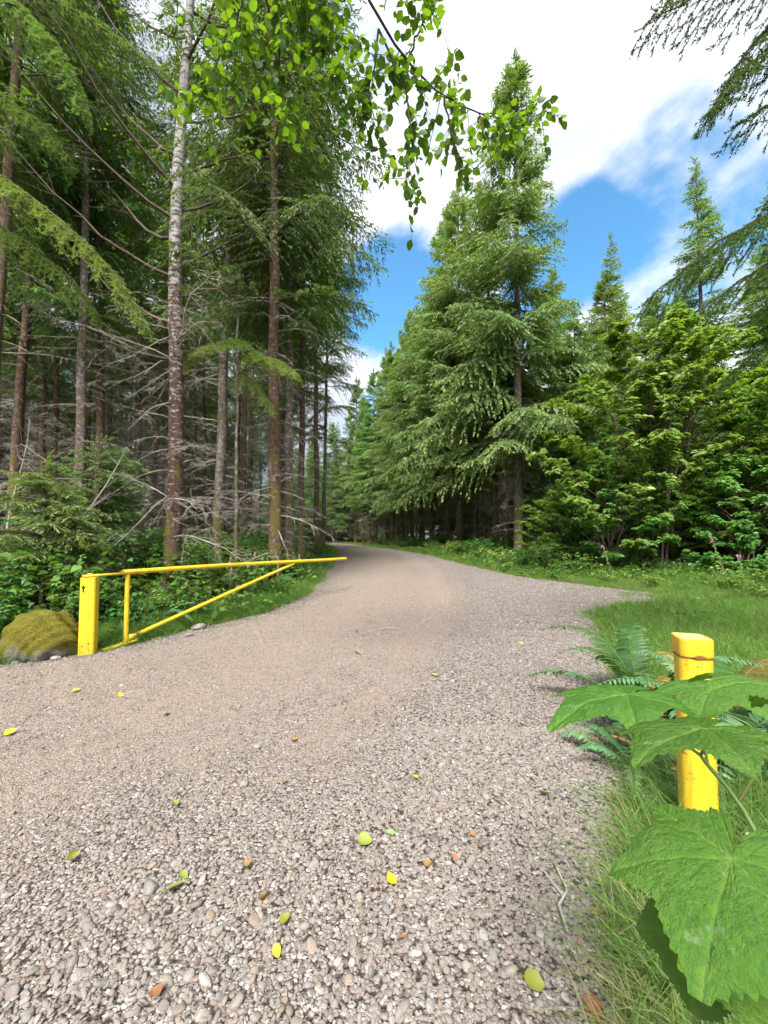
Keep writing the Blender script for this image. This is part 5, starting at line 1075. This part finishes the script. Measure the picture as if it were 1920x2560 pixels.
# ---------------------------------------------------------------- thimbleberry in the right foreground
def thimbleberry():
    bx_, by_ = .80, .42; t = thing('thimbleberry_plant', 'thimbleberry with large lobed green leaves in the right foreground', 'plant', (bx_, by_, 0)); o3 = np.array([bx_, by_, 0])
    def stem(pts, r0, r1, name='stem'):
        p = np.array(pts)-o3; k = 14; d = np.linspace(0, 1, len(p)); s = np.linspace(0, 1, k); c = np.stack([np.interp(s, d, p[:, j]) for j in range(3)], 1)
        c[1:-1] = (c[:-2]+2*c[1:-1]+c[2:])/4; mb = MB(); tube(mb, c, np.linspace(r0, r1, k), 8, 0, np.linspace(.6, .1, k)); return obj(name, mb.mesh(name, M['stem_green'], True), t)
    stem([(.80, .42, -.02), (.70, .52, .5), (.615, .61, .90), (.597, .62, .975), (.593, .64, 1.012), (.588, .68, 1.071), (.569, .72, 1.103), (.556, .72, 1.122)], .0055, .0030)
    stem([(.556, .72, 1.122), (.518, .79, 1.152), (.505, .845, 1.178)], .0027, .0018, 'petiole')
    stem([(.556, .72, 1.122), (.548, .70, 1.16), (.487, .63, 1.212)][:1]+[(.552, .69, 1.165), (.49, .62, 1.213)], .0027, .0018, 'petiole')
    stem([(.588, .68, 1.071), (.607, .67, 1.12), (.622, .655, 1.21), (.64, .64, 1.26)], .0028, .0018, 'petiole')
    stem([(.597, .62, .975), (.56, .56, 1.06), (.42, .502, 1.115)], .0030, .002, 'petiole')
    stem([(.569, .72, 1.103), (.62, .80, 1.13), (.735, .90, 1.17)], .0026, .0018, 'petiole')
    stem([(.70, .52, .5), (.55, .55, .8), (.43, .57, .965)], .003, .002, 'petiole')
    stem([(.70, .52, .5), (.62, .47, .85), (.47, .45, 1.03)], .003, .002, 'petiole')
    def leaf(seed, at, tip, up, size, droop, curl):
        D = nrm(np.array(tip, float)-np.array(at, float)); S = nrm(np.cross(np.array(up, float), D)); N2 = np.cross(D, S)
        mt = Matrix(((D[0], S[0], N2[0]), (D[1], S[1], N2[1]), (D[2], S[2], N2[2]))); return obj('leaf', thimble_mesh(seed, droop, curl), t, np.array(at)-o3, mt.to_euler(), size)
    leaf(1, (.505, .845, 1.180), (.305, .82, 1.168), (.0, .12, 1), .165, .13, .25)
    leaf(2, (.735, .90, 1.175), (.60, .80, 1.18), (.1, .16, 1), .135, .18, .3)
    leaf(3, (.490, .62, 1.214), (.33, .58, 1.212), (.0, .22, 1), .135, .12, .25)
    leaf(4, (.64, .64, 1.262), (.60, .72, 1.28), (.35, -.1, 1), .13, .35, .25)
    leaf(5, (.420, .50, 1.116), (.313, .42, 1.071), (-.28, -.16, .95), .148, .16, .30)
    leaf(6, (.430, .57, .965), (.385, .545, .885), (-.3, -.3, .8), .105, .5, .4)
    leaf(7, (.470, .45, 1.035), (.415, .40, .96), (.0, -.5, .85), .14, .3, .3)
thimbleberry()

# ---------------------------------------------------------------- foxglove, flowers, loose stones, sticks, fallen leaves
def foxglove(x, y, H, lean, seed, label):
    rg = rng_(seed); t = thing('foxglove', label, 'flower', (x, y, float(gz(x, y)))); s = np.linspace(0, 1, 8); c = np.stack([lean*s**1.5, .02*s, H*s], 1); mb = MB(); tube(mb, c, np.linspace(.012, .004, 8), 5, 0, .3, False); obj('stem', mb.mesh('stem', M['stem_green']), t)
    mb = MB(); fl = MB()
    for u in np.linspace(.42, .93, 46):
        p = np.array([np.interp(u, s, c[:, j]) for j in range(3)]); a = rg.uniform(0, 6.28); d = np.array([math.cos(a), math.sin(a), -.3]); tube(mb, [p, p+d*.018, p+d*.034], [.004, .014*(1.2-u), .004], 5, 0, 0, False)
    for u in np.linspace(.91, 1.0, 9):
        p = np.array([np.interp(u, s, c[:, j]) for j in range(3)]); a = rg.uniform(0, 6.28); d = np.array([math.cos(a), math.sin(a), -.4]); tube(fl, [p, p+d*.02, p+d*.042], [.004, .012, .016], 6, 0, 0, False)
    obj('seed_pods', mb.mesh('seed_pods', M['foxpod']), t); obj('blossoms', fl.mesh('blossoms', M['petal']), t)
foxglove(7.75, 9.0, 1.45, -.42, 1, 'leaning foxglove with pink blossoms at its tip in the grass at right')
foxglove(8.6, 9.6, .95, -.1, 2, 'shorter green foxglove right of the leaning one')
foxglove(6.9, 12.2, 1.0, -.25, 3, 'thin pale flower stalk in front of the forest shade')
def spirea(x, y, H, seed, label):
    rg = rng_(seed); t = thing('flower_spike', label, 'flower', (x, y, float(gz(x, y)))); mb = MB(); tube(mb, [(0, 0, 0), (.02, 0, H*.5), (.05, 0, H)], [.005, .004, .003], 5, 0, .2, False); obj('stem', mb.mesh('stem', M['stem_green']), t)
    mb = MB()
    for i in range(60):
        u = rg.random(); p = np.array([.05, 0, H-.02+.12*u])+nrm(rg.normal(size=3))*.022*(1-u*.7); box(mb, p, (.008, .008, .008), rg.uniform(0, 3))
    obj('blossoms', mb.mesh('blossoms', M['petal']), t)
spirea(-2.55, 7.75, 1.08, 1, 'dusky pink flower spike poking above the gate rail'); spirea(-1.95, 9.0, .95, 2, 'pink flower spike below the gate rail near its tip'); spirea(-2.9, 7.5, .8, 3, 'small pink flower spike among the shrubs below the gate rail')
for i, (x, y, lb) in enumerate([(1.52, 1.72, 'pink clover head in the grass right of the near post'), (1.60, 1.70, 'whitish clover head beside the pink one')]):
    mb = MB(); rg = rng_(i); z = .26
    for k in range(26): box(mb, np.array([0, 0, z])+nrm(rg.normal(size=3))*.008, (.006, .006, .009), rg.uniform(0, 3), 1)
    tube(mb, [(0, 0, 0), (.01, 0, z*.5), (0, 0, z)], .0015, 4, 0, .1, False); tag(obj('clover_flower', mb.mesh('clover_flower', [M['stem_green'], M['clover']]), None, (x, y, float(gz(x, y)))), lb, 'flower')
BIG = [stone_mesh(40+i, 3, .2) for i in range(5)]
for i, (x, y, r, lb) in enumerate([(-.31, 5.21, .055, 'pale flat stone in the middle of the road'), (-.844, 2.478, .030, 'rounded pale stone right of the brown leaf in mid-gravel'), (-.983, 1.747, .034, 'long pale cobble left of the green leaves'), (-2.97, 6.50, .10, 'pale stone at the grass edge under the gate brace'), (-2.95, 6.1, .06, 'small pale stone at the verge below the gate brace'), (1.32, 2.16, .040, 'smooth grey stone touching the grass beside the brown leaves'), (.95, 1.40, .030, 'grey cobble at the bottom of the right gravel edge'), (-1.35, 1.42, .032, 'tan cobble in the lower left corner gravel'), (-.52, 1.95, .022, 'pale pebble near the orange leaf, left of centre'), (-4.05, 5.0, .055, 'flat stone between boulder and yellow post'), (-4.75, 4.82, .06, 'flat stone at the foot of the boulder'), (-4.4, 4.84, .04, 'small stone under the boulder'), (.62, 1.65, .026, 'white rounded pebble on the right gravel'), (-.9, 2.9, .028, 'pale stone in the brown track'), (.3, 4.0, .03, 'pale stone on the road beyond the leaves')]):
    tag(obj('stone', BIG[i % 5], None, (x, y, float(top(x, y))+r*.25), (.1, .15, i*1.1), r), lb, 'stone')
def flat_leaf(seed, cols, curl):
    m = M.get(cols) or M.setdefault(cols, leafmat('fallen_'+cols, FCOL[cols], .15, .55, (1, .95, .5), .1, 60)); me = ovate_leaf(900+seed, m)
    v = np.empty(len(me.vertices)*3, np.float32); me.vertices.foreach_get('co', v); v = v.reshape(-1, 3); v[:, 2] += curl*((v[:, 0]-.45)**2*1.4+v[:, 1]**2*2.4)-.05*curl; me.vertices.foreach_set('co', v.ravel()); me.update(); return me
FCOL = {'lime': [(0, (.22, .30, .06)), (1, (.32, .38, .11))], 'pale_green': [(0, (.32, .40, .17)), (1, (.40, .46, .22))], 'yellow': [(0, (.42, .33, .04)), (1, (.52, .43, .08))], 'olive': [(0, (.16, .20, .03)), (1, (.28, .30, .05))], 'orange': [(0, (.30, .14, .06)), (1, (.40, .22, .11))], 'brown': [(0, (.24, .10, .04)), (1, (.36, .17, .08))]}
FL = [(.04, 2.057, .085, 'pale_green', .1, 'large pale green fallen leaf in the centre foreground'), (-.097, 1.998, .075, 'olive', .5, 'curled green and pink fallen leaf beside the large pale one'), (-.871, 1.717, .075, 'lime', .1, 'light green fallen leaf at left, the lower of two'), (-.867, 1.807, .05, 'lime', .3, 'small light green fallen leaf just above another at left'), (.034, 1.757, .06, 'yellow', .4, 'bright yellow fallen leaf right of centre foreground'), (-1.143, 2.288, .07, 'lime', .3, 'green-yellow fallen leaf on the brown track at left'), (-.369, 1.567, .045, 'olive', .5, 'crumpled yellow-green fallen leaf, upper of two near the bottom'), (-.369, 1.497, .045, 'yellow', .5, 'small yellow fallen leaf, lower of two near the bottom'), (-.469, 1.657, .06, 'brown', .7, 'brown curled fallen leaf in the lower gravel'), (-.594, 1.857, .055, 'orange', .8, 'orange torn fallen leaf left of centre'), (-1.408, 1.867, .06, 'olive', .8, 'folded dark green fallen leaf at the left'), (.331, 1.908, .055, 'orange', .6, 'orange fallen leaf, upper of two right of centre'), (.204, 1.837, .05, 'orange', .5, 'orange fallen leaf, lower of two right of centre'), (.446, 2.048, .04, 'orange', .3, 'small tan fallen leaf on the right gravel'), (1.31, 2.32, .075, 'orange', .3, 'flat brown fallen leaf by the grass left of the near post'), (1.25, 2.22, .07, 'brown', .5, 'darker brown fallen leaf below the flat one by the grass'), (1.30, 2.06, .06, 'brown', .8, 'curled brown fallen leaf at the grass edge'), (.912, 2.348, .06, 'lime', .4, 'lime green fallen leaf on the right gravel'), (1.42, 2.5, .06, 'pale_green', .4, 'pale yellow fallen leaf at the verge left of the near post'), (.488, 1.387, .07, 'olive', .5, 'olive fallen leaf at the bottom right of centre'), (.835, 1.627, .055, 'orange', .4, 'orange fallen leaf at the edge of the right grass'), (.929, 1.76, .05, 'lime', .5, 'green fallen leaf at the tip of the thimbleberry leaf'), (.915, 1.617, .05, 'orange', .6, 'tan fallen leaf in the dry grass'), (.065, 1.507, .035, 'orange', .5, 'tiny orange fallen leaf at bottom centre'), (-.719, 1.347, .05, 'orange', .6, 'orange fallen leaf at bottom left'), (-.657, 2.988, .06, 'orange', .5, 'orange fallen leaf on the brown track, centre left'), (-2.494, 3.889, .08, 'yellow', .3, 'yellow-green fallen leaf on the left track, right of a pair'), (-2.976, 3.919, .07, 'yellow', .3, 'yellow-green fallen leaf on the left track, left of a pair'), (-1.814, 3.459, .085, 'lime', .3, 'pale fallen leaf on the track below the gate'), (-.586, 2.458, .045, 'olive', .5, 'small olive fallen leaf beside the rounded stone'), (.666, 1.347, .07, 'brown', .8, 'long brown fallen leaf at the bottom right'), (-2.829, 3.079, .08, 'yellow', .3, 'yellow fallen leaf at the left picture edge'), (.197, 2.528, .05, 'yellow', .4, 'small yellow-green fallen leaf on the middle gravel'), (.908, 3.369, .06, 'orange', .3, 'small tan fallen leaf on the far right gravel'), (1.9, 5.6, .07, 'lime', .3, 'lime speck of a leaf far along the right gravel'), (-.42, 6.3, .07, 'olive', .3, 'olive fallen leaf far up the road'), (.55, 4.4, .07, 'lime', .3, 'light green fallen leaf in the far middle of the road')]
for i, (x, y, l, c, cu_, lb) in enumerate(FL):
    tag(obj('fallen_leaf', flat_leaf(i, c, cu_), None, (x-.4*l, y, float(top(x, y))+.017), (.45*math.sin(i*2.1), .3*math.cos(i*1.7), 1.2*math.sin(i*3.3)), (l, l*(.62+.4*abs(math.sin(i*1.9))), l*1.2)), lb, 'leaf')
for i, (x, y, l, rz, lb) in enumerate([(.68, 1.55, .30, 1.25, 'forked pale stick on the gravel near the grass'), (-.05, 6.4, .35, .5, 'thin dark twig far up the road'), (-4.6, 5.95, .7, -.6, 'bare curved stick behind the boulder')]):
    mb = MB(); tube(mb, [(0, 0, .01), (l*.3, .02, .02), (l*.6, -.02, .015), (l, .01, .01)], [.006, .0065, .005, .003], 6); tube(mb, [(l*.5, 0, .015), (l*.7, .05, .03), (l*.85, .07, .02)], [.004, .003, .002], 5); tag(obj('stick', mb.mesh('stick', M['dead_pale']), None, (x, y, float(top(x, y))+.01), (0, 0, rz)), lb, 'stick')

# ---------------------------------------------------------------- labels of the many, by their place among the landmarks
byl = {}
for o in COL.objects:
    if o.parent is None and o.get('label'): byl.setdefault(o['label'], []).append(o)
zoned(byl.get('dark crowded conifer deep in the forest left of the road', []), 'dark forest conifer', 'dark conifer farther back in the forest', LEFTZ)
zoned(byl.get('dark spruce standing behind the front row right of the road', []), 'second-row spruce', 'dark spruce farther behind the front row', RIGHTZ)
zoned(byl.get('big-leaved green shrub in the thicket behind the yellow gate', []), 'big-leaved shrub in the thicket', 'big-leaved shrub farther back in the thicket', LEFTZ, 3)
zoned(byl.get('small-leaved green shrub in the thicket behind the yellow gate', []), 'small-leaved shrub in the thicket', 'small-leaved shrub farther back in the thicket', LEFTZ, 3)
zoned(byl.get('green leafy shrub along the right forest edge', []), 'green shrub at the forest edge', 'green shrub farther along the forest edge', RIGHTZ, 3)
zoned(byl.get('pale green low plant along the right forest edge', []), 'pale low plant at the forest edge', 'pale low plant farther along the forest edge', RIGHTZ, 3)
zoned(byl.get('bright leafy shrub on the verge right behind the gate brace', []), 'bright leafy shrub behind the gate brace', 'bright leafy shrub farther along behind the gate arm', LEFTZ, 3)
zoned(byl.get('sword fern in the shade at the right forest edge', []), 'shaded sword fern', 'shaded sword fern farther off', RIGHTZ, 4)
zoned(byl.get('sword fern half hidden in the left thicket', []), 'half-hidden sword fern in the thicket', 'half-hidden sword fern farther back', LEFTZ, 4)
for i, o in enumerate(sorted(byl.get('low yellow-green plant in the sunny grass at right', []), key=lambda o: o.location.y)):
    o['label'] = ('nearest', 'second nearest', 'third nearest', 'fourth nearest', 'fifth nearest', 'sixth nearest', 'seventh nearest', 'farthest')[i]+' low yellow-green plant in the sunny grass at right'
